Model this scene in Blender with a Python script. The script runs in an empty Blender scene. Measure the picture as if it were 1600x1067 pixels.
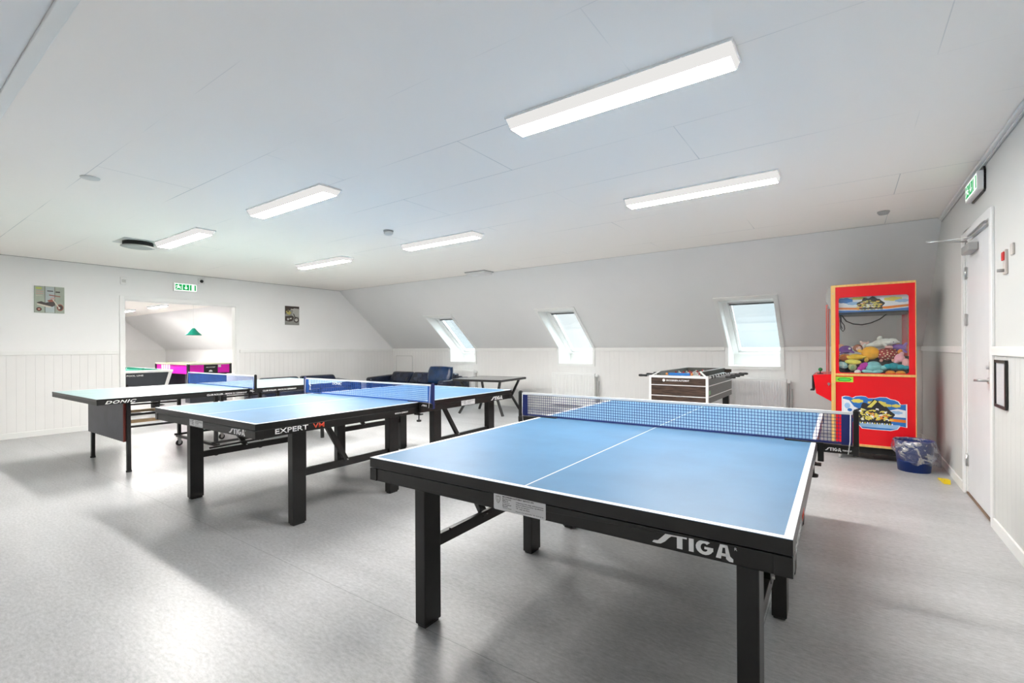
LAMP, LAMP_SIDE, SKY, EXPOSURE = 17.0, 0.11, 0.145, 2.90
import bpy, bmesh, math, random
from mathutils import Vector, Matrix
random.seed(7)
PI = math.pi
SC = bpy.context.scene
COL = SC.collection
# ------------------------------------------------------------------ room dimensions (metres, camera stands over the origin)
XL, XR, YC, YB, ZC, ZR = -9.36, 0.80, 6.467, 8.017, 2.52, 1.205
YN, YNK = 0.46, -1.09            # near crease of the ceiling and near knee wall
XE = -24.0                       # end wall of the next room

# ------------------------------------------------------------------ materials
MATS = {}
def mat(name, col, rough=0.5, metal=0.0, var=0.06, scale=6.0, bump=0.0, bscale=60.0, stretch=None, coat=0.0, spec=0.5, col2=None):
    if name in MATS: return MATS[name]
    m = bpy.data.materials.new(name); m.use_nodes = True
    nt = m.node_tree; N = nt.nodes; L = nt.links
    b = N['Principled BSDF']
    b.inputs['Roughness'].default_value = rough
    b.inputs['Metallic'].default_value = metal
    b.inputs['Specular IOR Level'].default_value = spec
    if coat: b.inputs['Coat Weight'].default_value = coat; b.inputs['Coat Roughness'].default_value = 0.12
    tc = N.new('ShaderNodeTexCoord'); mp = N.new('ShaderNodeMapping')
    L.new(tc.outputs['Object'], mp.inputs['Vector'])
    if stretch: mp.inputs['Scale'].default_value = stretch
    nz = N.new('ShaderNodeTexNoise'); nz.inputs['Scale'].default_value = scale; nz.inputs['Detail'].default_value = 5
    L.new(mp.outputs['Vector'], nz.inputs['Vector'])
    rp = N.new('ShaderNodeValToRGB')
    c2 = col2 if col2 else tuple(min(1, c*(1+var)) for c in col)
    c1 = col if col2 else tuple(c*(1-var) for c in col)
    rp.color_ramp.elements[0].position = 0.35; rp.color_ramp.elements[1].position = 0.65
    rp.color_ramp.elements[0].color = (*c1, 1); rp.color_ramp.elements[1].color = (*c2, 1)
    L.new(nz.outputs['Fac'], rp.inputs['Fac']); L.new(rp.outputs['Color'], b.inputs['Base Color'])
    if bump:
        n2 = N.new('ShaderNodeTexNoise'); n2.inputs['Scale'].default_value = bscale; n2.inputs['Detail'].default_value = 3
        L.new(mp.outputs['Vector'], n2.inputs['Vector'])
        bp = N.new('ShaderNodeBump'); bp.inputs['Strength'].default_value = bump; bp.inputs['Distance'].default_value = 0.004
        L.new(n2.outputs['Fac'], bp.inputs['Height']); L.new(bp.outputs['Normal'], b.inputs['Normal'])
    MATS[name] = m; return m
def emit(name, col, s):
    m = bpy.data.materials.new(name); m.use_nodes = True; nt = m.node_tree; nt.nodes.clear()
    e = nt.nodes.new('ShaderNodeEmission'); e.inputs['Color'].default_value = (*col, 1); e.inputs['Strength'].default_value = s
    o = nt.nodes.new('ShaderNodeOutputMaterial'); nt.links.new(e.outputs[0], o.inputs[0]); MATS[name] = m; return m
def glass(name, tint=(1,1,1), gloss=0.06, rough=0.02):
    m = bpy.data.materials.new(name); m.use_nodes = True; nt = m.node_tree; nt.nodes.clear()
    t = nt.nodes.new('ShaderNodeBsdfTransparent'); t.inputs['Color'].default_value = (*tint, 1)
    g = nt.nodes.new('ShaderNodeBsdfGlossy'); g.inputs['Roughness'].default_value = rough
    x = nt.nodes.new('ShaderNodeMixShader'); x.inputs[0].default_value = gloss
    o = nt.nodes.new('ShaderNodeOutputMaterial')
    nt.links.new(t.outputs[0], x.inputs[1]); nt.links.new(g.outputs[0], x.inputs[2]); nt.links.new(x.outputs[0], o.inputs[0])
    MATS[name] = m; return m

def floor_mat():
    m = bpy.data.materials.new('linoleum_floor'); m.use_nodes = True; nt = m.node_tree; N = nt.nodes; L = nt.links
    b = N['Principled BSDF']; tc = N.new('ShaderNodeTexCoord')
    def noise(sc, det, st):
        mp = N.new('ShaderNodeMapping'); mp.inputs['Scale'].default_value = st; L.new(tc.outputs['Object'], mp.inputs['Vector'])
        n = N.new('ShaderNodeTexNoise'); n.inputs['Scale'].default_value = sc; n.inputs['Detail'].default_value = det
        n.inputs['Roughness'].default_value = 0.65; L.new(mp.outputs['Vector'], n.inputs['Vector']); return n
    a = noise(1.4, 6, (0.4, 1.8, 1)); c = noise(60, 4, (0.5, 1.3, 1)); d = noise(220, 2, (1, 1, 1))
    m1 = N.new('ShaderNodeMath'); m1.operation = 'MULTIPLY_ADD'; m1.inputs[1].default_value = 0.45
    L.new(c.outputs['Fac'], m1.inputs[0])
    m0 = N.new('ShaderNodeMath'); m0.operation = 'MULTIPLY'; m0.inputs[1].default_value = 0.40; L.new(a.outputs['Fac'], m0.inputs[0]); L.new(m0.outputs[0], m1.inputs[2])
    m2 = N.new('ShaderNodeMath'); m2.operation = 'MULTIPLY_ADD'; m2.inputs[1].default_value = 0.15
    L.new(d.outputs['Fac'], m2.inputs[0]); L.new(m1.outputs[0], m2.inputs[2])
    rp = N.new('ShaderNodeValToRGB'); e = rp.color_ramp.elements
    e[0].position = 0.36; e[0].color = (*FLOOR_A, 1); e[1].position = 0.64; e[1].color = (*FLOOR_B, 1)
    L.new(m2.outputs[0], rp.inputs['Fac'])
    # welded sheet joints, about 2 m wide sheets running along the room
    br = N.new('ShaderNodeTexBrick'); mp = N.new('ShaderNodeMapping'); mp.inputs['Location'].default_value = (0.3, 0.55, 0)
    L.new(tc.outputs['Object'], mp.inputs['Vector']); L.new(mp.outputs['Vector'], br.inputs['Vector'])
    br.inputs['Scale'].default_value = 1; br.inputs['Brick Width'].default_value = 40; br.inputs['Row Height'].default_value = 2.0
    br.inputs['Mortar Size'].default_value = 0.0018; br.inputs['Color1'].default_value = (1,1,1,1); br.inputs['Color2'].default_value = (1,1,1,1); br.inputs['Mortar'].default_value = (0.6,0.6,0.6,1)
    mx = N.new('ShaderNodeMix'); mx.data_type = 'RGBA'; mx.blend_type = 'MULTIPLY'; mx.inputs[0].default_value = 1
    L.new(rp.outputs['Color'], mx.inputs[6]); L.new(br.outputs['Color'], mx.inputs[7]); L.new(mx.outputs[2], b.inputs['Base Color'])
    rr = N.new('ShaderNodeMapRange'); rr.inputs[3].default_value = 0.26; rr.inputs[4].default_value = 0.42
    L.new(a.outputs['Fac'], rr.inputs[0]); L.new(rr.outputs[0], b.inputs['Roughness'])
    b.inputs['Specular IOR Level'].default_value = 0.5
    bp = N.new('ShaderNodeBump'); bp.inputs['Strength'].default_value = 0.12; bp.inputs['Distance'].default_value = 0.002
    L.new(d.outputs['Fac'], bp.inputs['Height']); L.new(bp.outputs['Normal'], b.inputs['Normal'])
    MATS['floor'] = m; return m
FLOOR_A = (0.32, 0.322, 0.328); FLOOR_B = (0.585, 0.585, 0.59)

def ceil_mat():
    m = bpy.data.materials.new('ceiling_board'); m.use_nodes = True; nt = m.node_tree; N = nt.nodes; L = nt.links
    b = N['Principled BSDF']; tc = N.new('ShaderNodeTexCoord'); mp = N.new('ShaderNodeMapping')
    mp.inputs['Location'].default_value = (-0.34, -0.44, 0)
    L.new(tc.outputs['Object'], mp.inputs['Vector'])
    br = N.new('ShaderNodeTexBrick'); L.new(mp.outputs['Vector'], br.inputs['Vector'])
    br.inputs['Scale'].default_value = 1; br.inputs['Brick Width'].default_value = 2.34; br.inputs['Row Height'].default_value = 0.6
    br.inputs['Mortar Size'].default_value = 0.0022; br.offset = 0.5; br.offset_frequency = 2
    br.inputs['Color1'].default_value = (0.96,0.915,0.865,1); br.inputs['Color2'].default_value = (0.96,0.915,0.865,1); br.inputs['Mortar'].default_value = (0.55,0.55,0.55,1)
    nz = N.new('ShaderNodeTexNoise'); nz.inputs['Scale'].default_value = 0.9; nz.inputs['Detail'].default_value = 2; L.new(tc.outputs['Object'], nz.inputs['Vector'])
    rp = N.new('ShaderNodeValToRGB'); rp.color_ramp.elements[0].position = 0.45; rp.color_ramp.elements[0].color = (0,0,0,1); rp.color_ramp.elements[1].position = 0.62; rp.color_ramp.elements[1].color = (1,1,1,1)
    L.new(nz.outputs['Fac'], rp.inputs['Fac'])
    mx = N.new('ShaderNodeMix'); mx.data_type = 'RGBA'; L.new(rp.outputs['Color'], mx.inputs[0]); mx.inputs[6].default_value = (0.96,0.915,0.865,1); L.new(br.outputs['Color'], mx.inputs[7])
    L.new(mx.outputs[2], b.inputs['Base Color']); b.inputs['Roughness'].default_value = 0.6; b.inputs['Specular IOR Level'].default_value = 0.25
    MATS['ceiling'] = m; return m

M_FLOOR = floor_mat(); M_CEIL = ceil_mat()
M_WALL = mat('wall_paint', (0.86,0.855,0.85), 0.6, var=0.012, scale=1.5, bump=0.05, bscale=30, spec=0.25)
M_WALLR = mat('wall_paint_darkened_for_lamp', (0.64,0.64,0.62), 0.6, var=0.012, scale=1.5, spec=0.25)  # same wall paint, darkened to offset the strong light of the nearest lamp
M_SLOPE = mat('slope_paint', (0.80,0.795,0.79), 0.6, var=0.012, scale=1.5, spec=0.25)
M_WAIN = mat('wainscot_paint', (0.82,0.81,0.795), 0.5, var=0.015, scale=2, spec=0.3)
M_TRIM = mat('white_trim', (0.82,0.82,0.80), 0.45, var=0.01)
M_WHITE = mat('white_gloss', (0.84,0.84,0.83), 0.35, var=0.01)
M_DOOR = mat('door_paint', (0.74,0.74,0.75), 0.4, var=0.012)
M_BLACK = mat('black_lacquer', (0.007,0.0066,0.006), 0.32, var=0.25, scale=14, bump=0.04)
M_BLACKM = mat('black_steel', (0.009,0.0088,0.0085), 0.38, metal=0.0, var=0.25)
M_NAVYBLK = mat('dark_grey_panel', (0.06,0.06,0.085), 0.4, var=0.12)
M_CHROME = mat('brushed_steel', (0.55,0.55,0.55), 0.28, metal=1.0, var=0.05)
M_GREY = mat('grey_plastic', (0.36,0.36,0.35), 0.4, var=0.04)
M_LGREY = mat('light_grey_plastic', (0.62,0.62,0.60), 0.45, var=0.03)
M_DARK = mat('dark_void', (0.01,0.01,0.01), 0.7, var=0.1)
M_BLUE = mat('blue_table_paint', (0.072,0.200,0.36), 0.40, var=0.06, scale=5, bump=0.03, bscale=200, col2=None)
M_PALE = mat('worn_green_blue_paint', (0.28,0.42,0.43), 0.3, var=0.05, scale=4)
M_LINE = mat('white_line_paint', (0.82,0.82,0.82), 0.4, var=0.02)
M_LETTER = mat('white_print', (0.85,0.85,0.85), 0.5, var=0.01)
M_RED_L = mat('red_print', (0.75,0.07,0.03), 0.5, var=0.02)
M_BLK_L = mat('black_print', (0.02,0.02,0.02), 0.6, var=0.02)
M_NETNAVY = mat('navy_net_cord', (0.012,0.025,0.16), 0.7, var=0.1)
M_NETBLUE = mat('bright_blue_net_cord', (0.02,0.12,0.50), 0.7, var=0.1)
M_TAPE = mat('white_net_tape', (0.8,0.8,0.8), 0.7, var=0.02)
M_RED = mat('red_laminate', (0.78,0.0,0.008), 0.3, var=0.02)
M_YEL = mat('wooden_edge', (0.80,0.50,0.16), 0.4, var=0.08, stretch=(8,8,0.8))
M_RUBBER = mat('rubber', (0.03,0.03,0.03), 0.6)
M_LEATHER = mat('black_leather', (0.012,0.018,0.04), 0.25, var=0.3, bump=0.3, bscale=40)
M_BLUECU = mat('dark_blue_leather', (0.008,0.03,0.09), 0.22, var=0.3, bump=0.3, bscale=30)
M_GLASS = glass('clear_glass', (0.97,0.985,0.98), 0.05)
M_FILM = None

# ------------------------------------------------------------------ mesh builder
class MB:
    def __init__(s): s.v = []; s.f = []; s.mi = []; s.sm = []
    def add(s, vs, fs, m=0, smooth=False):
        o = len(s.v); s.v += [tuple(p) for p in vs]
        for f in fs: s.f.append([i+o for i in f]); s.mi.append(m); s.sm.append(smooth)
        return s
    def box(s, a, b, m=0):
        x0,x1 = sorted((a[0],b[0])); y0,y1 = sorted((a[1],b[1])); z0,z1 = sorted((a[2],b[2]))
        return s.add([(x0,y0,z0),(x1,y0,z0),(x1,y1,z0),(x0,y1,z0),(x0,y0,z1),(x1,y0,z1),(x1,y1,z1),(x0,y1,z1)],
                     [(0,3,2,1),(4,5,6,7),(0,1,5,4),(1,2,6,5),(2,3,7,6),(3,0,4,7)], m)
    def hexa(s, bot, top, m=0):   # two quads, same winding
        return s.add(list(bot)+list(top), [(3,2,1,0),(4,5,6,7),(0,1,5,4),(1,2,6,5),(2,3,7,6),(3,0,4,7)], m)
    def bar(s, p, q, w, h, m=0, up=(0,0,1)):
        p = Vector(p); q = Vector(q); d = (q-p).normalized(); u = Vector(up)
        r = d.cross(u)
        if r.length < 1e-5: r = d.cross(Vector((1,0,0)))
        r.normalize(); u = r.cross(d).normalized()
        c = [(-w/2,-h/2),(w/2,-h/2),(w/2,h/2),(-w/2,h/2)]
        return s.hexa([p+r*a+u*b for a,b in c], [q+r*a+u*b for a,b in c], m)
    def tube(s, pts, r, n=10, m=0, caps=True, smooth=True):
        pts = [Vector(p) for p in pts]; rings = []; u = None
        rs = r if isinstance(r, (list,tuple)) else [r]*len(pts)
        for i, p in enumerate(pts):
            d = (pts[min(i+1,len(pts)-1)]-pts[max(i-1,0)]).normalized()
            if u is None:
                u = d.cross(Vector((0,0,1)))
                if u.length < 1e-4: u = d.cross(Vector((1,0,0)))
                u.normalize()
            else: u = (u - d*u.dot(d)).normalized()
            w = d.cross(u)
            rings.append([p+(u*math.cos(2*PI*k/n)+w*math.sin(2*PI*k/n))*rs[i] for k in range(n)])
        vs = [q for g in rings for q in g]; fs = []
        for i in range(len(pts)-1):
            for k in range(n): fs.append((i*n+k, i*n+(k+1)%n, (i+1)*n+(k+1)%n, (i+1)*n+k))
        s.add(vs, fs, m, smooth)
        if caps:
            s.add(rings[0], [tuple(range(n))[::-1]], m); s.add(rings[-1], [tuple(range(n))], m)
        return s
    def lathe(s, prof, c=(0,0,0), n=32, m=0, axis='z', smooth=True, close=True):
        vs = []; fs = []
        for r, h in prof:
            for k in range(n):
                a = 2*PI*k/n; x, y = r*math.cos(a), r*math.sin(a)
                v = {'z':(x,y,h),'y':(x,h,y),'x':(h,x,y)}[axis]; vs.append((v[0]+c[0],v[1]+c[1],v[2]+c[2]))
        for i in range(len(prof)-1):
            for k in range(n): fs.append((i*n+k, i*n+(k+1)%n, (i+1)*n+(k+1)%n, (i+1)*n+k))
        s.add(vs, fs, m, smooth)
        if close:
            for i, rev in ((0, True), (len(prof)-1, False)):
                if prof[i][0] > 1e-5: s.add(vs[i*n:(i+1)*n], [tuple(range(n))[::-1] if rev else tuple(range(n))], m)
        return s
    def ball(s, c, r, n=16, m=0, rot=None):
        rx,ry,rz = (r,r,r) if not isinstance(r,(tuple,list)) else r
        vs = []; fs = []; h = n//2
        R = rot or Matrix.Identity(3)
        for i in range(h+1):
            t = PI*i/h
            for k in range(n):
                a = 2*PI*k/n; p = R @ Vector((rx*math.sin(t)*math.cos(a), ry*math.sin(t)*math.sin(a), rz*math.cos(t)))
                vs.append((p.x+c[0],p.y+c[1],p.z+c[2]))
        for i in range(h):
            for k in range(n): fs.append((i*n+k, (i+1)*n+k, (i+1)*n+(k+1)%n, i*n+(k+1)%n))
        return s.add(vs, fs, m, True)
    def extr(s, poly, o, u, w, d, m=0):  # flat polygon (2D) in frame o,u,w extruded along vector d
        o = Vector(o); u = Vector(u); w = Vector(w); d = Vector(d); n = len(poly)
        a = [o+u*x+w*y for x,y in poly]; b = [p+d for p in a]
        ar = sum(poly[i][0]*poly[(i+1)%n][1]-poly[(i+1)%n][0]*poly[i][1] for i in range(n))
        flip = (u.cross(w).dot(d) * ar) < 0
        fs = [tuple(range(n))[::-1], tuple(range(n,2*n))] + [(i,(i+1)%n,n+(i+1)%n,n+i) for i in range(n)]
        if flip: fs = [f[::-1] for f in fs]
        return s.add(a+b, fs, m)
    def build(s, name, mats, parent=None, bevel=0, seg=2, smooth=None):
        me = bpy.data.meshes.new(name); me.from_pydata(s.v, [], s.f)
        if not isinstance(mats, (list,tuple)): mats = [mats]
        for q in mats: me.materials.append(q)
        for p, mi, sm in zip(me.polygons, s.mi, s.sm): p.material_index = mi; p.use_smooth = sm
        bm = bmesh.new(); bm.from_mesh(me); bmesh.ops.remove_doubles(bm, verts=bm.verts, dist=1e-6)
        bmesh.ops.recalc_face_normals(bm, faces=bm.faces); bm.to_mesh(me); bm.free()
        me.update()
        o = bpy.data.objects.new(name, me); COL.objects.link(o)
        if parent: o.parent = parent
        if bevel:
            md = o.modifiers.new('bevel','BEVEL'); md.width = bevel; md.segments = seg; md.limit_method = 'ANGLE'; md.angle_limit = 0.6
        return o
def tag(o, label=None, cat=None, group=None, kind=None):
    if label: o['label'] = label
    if cat: o['category'] = cat
    if group: o['group'] = group
    if kind: o['kind'] = kind
    return o
def thing(name, label, cat, loc=(0,0,0), rz=0, group=None):
    o = bpy.data.objects.new(name, None); COL.objects.link(o); o.location = loc; o.rotation_euler = (0,0,rz)
    o.empty_display_size = 0.1
    return tag(o, label, cat, group)
def struct(o, label=None):
    return tag(o, label, None, None, 'structure')
def dup(root, loc, rz, label=None, group=None, cat=None):
    def cp(o, par):
        c = o.copy(); COL.objects.link(c)
        if par: c.parent = par
        for ch in list(o.children): cp(ch, c)
        return c
    r = cp(root, None); r.location = loc; r.rotation_euler = (0,0,rz)
    if label: r['label'] = label
    if group: r['group'] = group
    return r
def letters(name, txt, o, u, w, width, height, m, parent, shear=0.0, bold=0.0, spacing=1.0, depth=0.0012):
    """raised lettering: lower left corner o, reading direction u, up direction w, fitted to width x height"""
    cu = bpy.data.curves.new(name, 'FONT'); cu.body = txt; cu.size = 1; cu.shear = shear; cu.space_character = spacing; cu.offset = bold
    cu.resolution_u = 3
    t = bpy.data.objects.new('tmp', cu); COL.objects.link(t)
    bpy.context.view_layer.update()
    me = bpy.data.meshes.new_from_object(t.evaluated_get(bpy.context.evaluated_depsgraph_get()))
    bpy.data.objects.remove(t); bpy.data.curves.remove(cu)
    xs = [v.co.x for v in me.vertices]; ys = [v.co.y for v in me.vertices]
    x0,x1,y0,y1 = min(xs),max(xs),min(ys),max(ys)
    o = Vector(o); u = Vector(u).normalized(); w = Vector(w).normalized(); n = u.cross(w)
    for v in me.vertices:
        a = (v.co.x-x0)/(x1-x0)*width; b = (v.co.y-y0)/(y1-y0)*height
        v.co = o + u*a + w*b + n*depth
    me.materials.clear(); me.materials.append(m)
    ob = bpy.data.objects.new(name, me); COL.objects.link(ob)
    if parent: ob.parent = parent
    md = ob.modifiers.new('thick','SOLIDIFY'); md.thickness = depth*0.9; md.offset = -1
    return ob
def poly_mark(name, polys, o, u, w, sx, sy, mats, parent, depth=0.001):
    """flat printed shapes: list of (material index, layer, [(x,y)...]) in unit coordinates"""
    mb = MB(); u = Vector(u).normalized(); w = Vector(w).normalized(); n = u.cross(w); o = Vector(o)
    for mi, lay, pts in polys:
        mb.extr([(x*sx, y*sy) for x,y in pts], o + n*(lay*0.0004), u, w, n*depth, mi)
    return mb.build(name, mats, parent)
# slanted emblem lettering with a long sweeping first letter and a foot on the last
EMBLEM = [
 [(0.0,0.16),(0.02,0.30),(0.075,0.34),(0.13,0.62),(0.175,0.86),(0.235,0.96),(0.30,0.98),(0.30,0.80),(0.255,0.78),(0.225,0.66),(0.17,0.36),(0.115,0.17),(0.06,0.13)],
 [(0.27,0.98),(0.45,0.98),(0.45,0.80),(0.395,0.80),(0.395,0.10),(0.325,0.10),(0.325,0.80),(0.27,0.80)],
 [(0.475,0.98),(0.535,0.98),(0.535,0.10),(0.475,0.10)],
]
def arc(cx, cy, rx, ry, a0, a1, n=14): return [(cx+rx*math.cos(math.radians(a0+(a1-a0)*i/n)), cy+ry*math.sin(math.radians(a0+(a1-a0)*i/n))) for i in range(n+1)]
def strip(outer, inner):  # quads between two arcs
    return [[outer[i], outer[i+1], inner[i+1], inner[i]] for i in range(len(outer)-1)]
def emblem_polys():
    ps = [(0,0,p) for p in EMBLEM]
    for q in strip(arc(0.665,0.54,0.105,0.45,50,340), arc(0.665,0.54,0.045,0.26,50,340)): ps.append((0,0,q))
    ps.append((0,0,[(0.665,0.60),(0.77,0.60),(0.77,0.38),(0.70,0.38),(0.70,0.45),(0.665,0.45)]))
    ps.append((0,0,[(0.80,0.10),(0.85,0.98),(0.935,0.98),(0.905,0.80),(0.88,0.80),(0.86,0.10)]))
    ps.append((0,0,[(0.905,0.98),(0.935,0.98),(0.965,0.34),(1.0,0.20),(1.0,0.02),(0.955,0.02),(0.92,0.14)]))
    ps.append((0,0,[(0.85,0.44),(0.95,0.44),(0.955,0.28),(0.85,0.28)]))
    return ps
# ================================================================== ROOM SHELL
WX = [(-7.38,-6.67), (-4.55,-3.84), (-1.51,-0.80)]        # roof window reveals (x range)
WZ0, WZ1 = 0.91, 1.87
def sl(z): return YC + (ZC-z)/(ZC-ZR)*(YB-YC)              # y of the far slope at height z
SN = Vector((0, ZC-ZR, YB-YC)).normalized()               # outward normal of the far slope
mb = MB(); mb.box((XE-0.1,YNK-0.1,-0.08),(XR+0.2,YB+0.1,0)); struct(mb.build('floor', M_FLOOR))
mb = MB(); mb.box((XE-0.1,YN-0.1,ZC),(XR+0.2,YC+0.12,ZC+0.1)); struct(mb.build('ceiling', M_CEIL))
# far sloping wall and knee wall, with the three openings
def slope_piece(mb, x0, x1, z0, z1):
    a = [(x0,sl(z1),z1),(x1,sl(z1),z1),(x1,sl(z0),z0),(x0,sl(z0),z0)]
    b = [tuple(Vector(p)+SN*0.1) for p in a]
    mb.hexa(a, b)
xs = [XL-0.06]
for a,b in WX: xs += [a,b]
xs.append(XR+0.15)
mb = MB(); kb = MB()
for i in range(0, len(xs), 2):
    slope_piece(mb, xs[i], xs[i+1], ZR, ZC); kb.box((xs[i],YB,0),(xs[i+1],YB+0.1,ZR))
for a,b in WX:
    slope_piece(mb, a, b, WZ1, ZC); kb.box((a,YB,0),(b,YB+0.1,WZ0))
struct(mb.build('wall_back_slope', M_SLOPE)); struct(kb.build('wall_back', M_WALL))
mb = MB(); slope_piece(mb, XE-0.1, XL-0.06, ZR, ZC); mb.box((XE-0.1,YB,0),(XL-0.06,YB+0.1,ZR)); struct(mb.build('wall_next_room_back', M_WALL))
mb = MB()
a = [(XE-0.1,YN,ZC),(XR+0.15,YN,ZC),(XR+0.15,YNK,ZR),(XE-0.1,YNK,ZR)]
n2 = Vector((0,-(ZC-ZR),(YN-YNK))).normalized()
mb.hexa(a[::-1], [tuple(Vector(p)+n2*0.1) for p in a[::-1]]); mb.box((XE-0.1,YNK-0.1,0),(XR+0.15,YNK,ZR))
struct(mb.build('wall_front', M_SLOPE))
# left wall with the wide opening, right wall with the door, end wall of the next room
OY0, OY1, OZ = 2.57, 4.25, 2.015
def gable(x0, x1, y0, y1, zt, name, m):
    mb = MB(); d = (x1-x0,0,0); o = (x0,0,0); u = (0,1,0); w = (0,0,1)
    mb.extr([(YNK,0),(y0,0),(y0,ZC),(YN,ZC),(YNK,ZR)], o, u, w, d)
    mb.extr([(y0,zt),(y1,zt),(y1,ZC),(y0,ZC)], o, u, w, d)
    mb.extr([(y1,0),(YB,0),(YB,ZR),(YC,ZC),(y1,ZC)], o, u, w, d)
    return struct(mb.build(name, m))
gable(XL-0.12, XL, OY0, OY1, OZ, 'wall_left', M_WALL)
DY0, DY1, DZ = 4.44, 5.32, 2.07
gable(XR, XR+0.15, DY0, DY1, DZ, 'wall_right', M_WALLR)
mb = MB(); mb.extr([(YNK,0),(YB,0),(YB,ZR),(YC,ZC),(YN,ZC),(YNK,ZR)], (XE-0.1,0,0),(0,1,0),(0,0,1),(0.1,0,0)); struct(mb.build('wall_next_room_end', M_WALL))
mb = MB(); mb.box((XR+0.15,DY0-0.1,0),(XR+0.17,DY1+0.1,DZ+0.1)); struct(mb.build('wall_behind_door', M_WALL))

# ---- beadboard wainscot (one mesh per wall), rails and skirting
def boards(mb, c0, c1, z0, z1, fn, wd=0.0925, gap=0.0014, th=0.006):
    n = max(1, round((c1-c0)/(wd+gap))); w = (c1-c0)/n
    for i in range(n):
        a = c0+i*w+gap/2; b = c0+(i+1)*w-gap/2
        fn(mb, a, b, z0, z1, th)
back = lambda mb,a,b,z0,z1,t: mb.box((a,YB-t,z0),(b,YB-0.001,z1))
left = lambda mb,a,b,z0,z1,t: mb.box((XL+0.001,a,z0),(XL+t,b,z1))
right = lambda mb,a,b,z0,z1,t: mb.box((XR-t,a,z0),(XR-0.001,b,z1))
RZ = 1.147
mb = MB(); prev = XL+0.01
for a,b in WX:
    boards(mb, prev, a-0.055, 0.08, RZ, back); boards(mb, a-0.055, b+0.055, 0.08, WZ0-0.055, back); prev = b+0.055
boards(mb, prev, XR-0.01, 0.08, RZ, back); struct(mb.build('trim_1', M_WAIN))
mb = MB(); boards(mb, YNK, OY0-0.065, 0.08, RZ, left); boards(mb, OY1+0.065, YB-0.012, 0.08, RZ, left); struct(mb.build('trim_2', M_WAIN))
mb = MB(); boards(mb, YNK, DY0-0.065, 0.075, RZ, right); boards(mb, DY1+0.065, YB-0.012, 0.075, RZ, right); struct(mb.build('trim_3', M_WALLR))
# rails
mb = MB(); prev = XL+0.02
for a,b in WX: mb.box((prev,YB-0.024,RZ),(a-0.055,YB-0.001,ZR-0.001)); prev = b+0.055
mb.box((prev,YB-0.024,RZ),(XR-0.02,YB-0.001,ZR-0.001)); struct(mb.build('trim_4', M_TRIM, bevel=0.003))
mb = MB(); mb.box((XL+0.001,YNK,RZ),(XL+0.02,OY0-0.065,ZR)); mb.box((XL+0.001,OY1+0.065,RZ),(XL+0.02,YB-0.025,ZR)); struct(mb.build('trim_5', M_TRIM, bevel=0.003))
mb = MB(); mb.box((XR-0.02,YNK,RZ),(XR-0.001,DY0-0.065,ZR)); mb.box((XR-0.02,DY1+0.065,RZ),(XR-0.001,YB-0.025,ZR)); struct(mb.build('trim_6', M_TRIM, bevel=0.003))
# skirting
mb = MB(); mb.box((XL+0.02,YB-0.018,0),(XR-0.02,YB-0.001,0.08)); struct(mb.build('baseboard_back', M_TRIM, bevel=0.003))
mb = MB(); mb.box((XL+0.001,YNK,0),(XL+0.018,OY0-0.065,0.08)); mb.box((XL+0.001,OY1+0.065,0),(XL+0.018,YB,0.08)); struct(mb.build('baseboard_left', M_TRIM, bevel=0.003))
mb = MB(); mb.box((XR-0.018,YNK,0),(XR-0.001,DY0-0.065,0.075)); mb.box((XR-0.018,DY1+0.065,0),(XR-0.001,YB,0.075)); struct(mb.build('baseboard_right', M_TRIM, bevel=0.003))
# ceiling mouldings: a pale strip with thin gaps, their shadow coloured in grey
mb = MB(); mb.box((XR-0.028,YN,ZC-0.024),(XR-0.004,YC,ZC-0.004)); mb.box((XR-0.012,YN,ZC-0.040),(XR-0.004,YC,ZC-0.030)); struct(mb.build('trim_7', M_TRIM))
mb = MB(); mb.box((XR-0.004,YN,ZC-0.05),(XR-0.0005,YC,ZC)); struct(mb.build('trim_8', M_GREY))  # grey backing puts the moulding's shadow lines into the colour
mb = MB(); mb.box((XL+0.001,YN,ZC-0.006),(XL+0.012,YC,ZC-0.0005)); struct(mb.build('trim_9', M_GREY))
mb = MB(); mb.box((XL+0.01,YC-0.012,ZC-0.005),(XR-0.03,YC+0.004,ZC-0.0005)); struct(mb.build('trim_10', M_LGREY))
mb = MB(); mb.box((XL+0.01,YN-0.005,ZC-0.016),(XR-0.03,YN+0.05,ZC-0.0005)); struct(mb.build('trim_11', M_TRIM, bevel=0.004))
# opening casing and lining
mb = MB()
for x0,x1 in ((XL+0.001,XL+0.018),(XL-0.138,XL-0.121)):
    mb.box((x0,OY0-0.06,0),(x1,OY0,OZ+0.06)); mb.box((x0,OY1,0),(x1,OY1+0.06,OZ+0.06)); mb.box((x0,OY0,OZ),(x1,OY1,OZ+0.06))
mb.box((XL-0.121,OY0-0.001,0),(XL+0.001,OY0+0.014,OZ)); mb.box((XL-0.121,OY1-0.014,0),(XL+0.001,OY1+0.001,OZ)); mb.box((XL-0.121,OY0,OZ-0.014),(XL+0.001,OY1,OZ+0.001))
struct(mb.build('trim_12', M_WHITE, bevel=0.002))
# low access hatch in the back wall
mb = MB(); mb.box((-9.21,YB-0.016,0.10),(-8.65,YB-0.0105,1.02)); struct(mb.build('door_2', M_WAIN))
mb = MB()
mb.box((-9.225,YB-0.02,0.09),(-9.21,YB-0.0105,1.035)); mb.box((-8.65,YB-0.02,0.09),(-8.635,YB-0.0105,1.035)); mb.box((-9.21,YB-0.02,1.02),(-8.65,YB-0.0105,1.035))
struct(mb.build('trim_13', M_LGREY))

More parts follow.
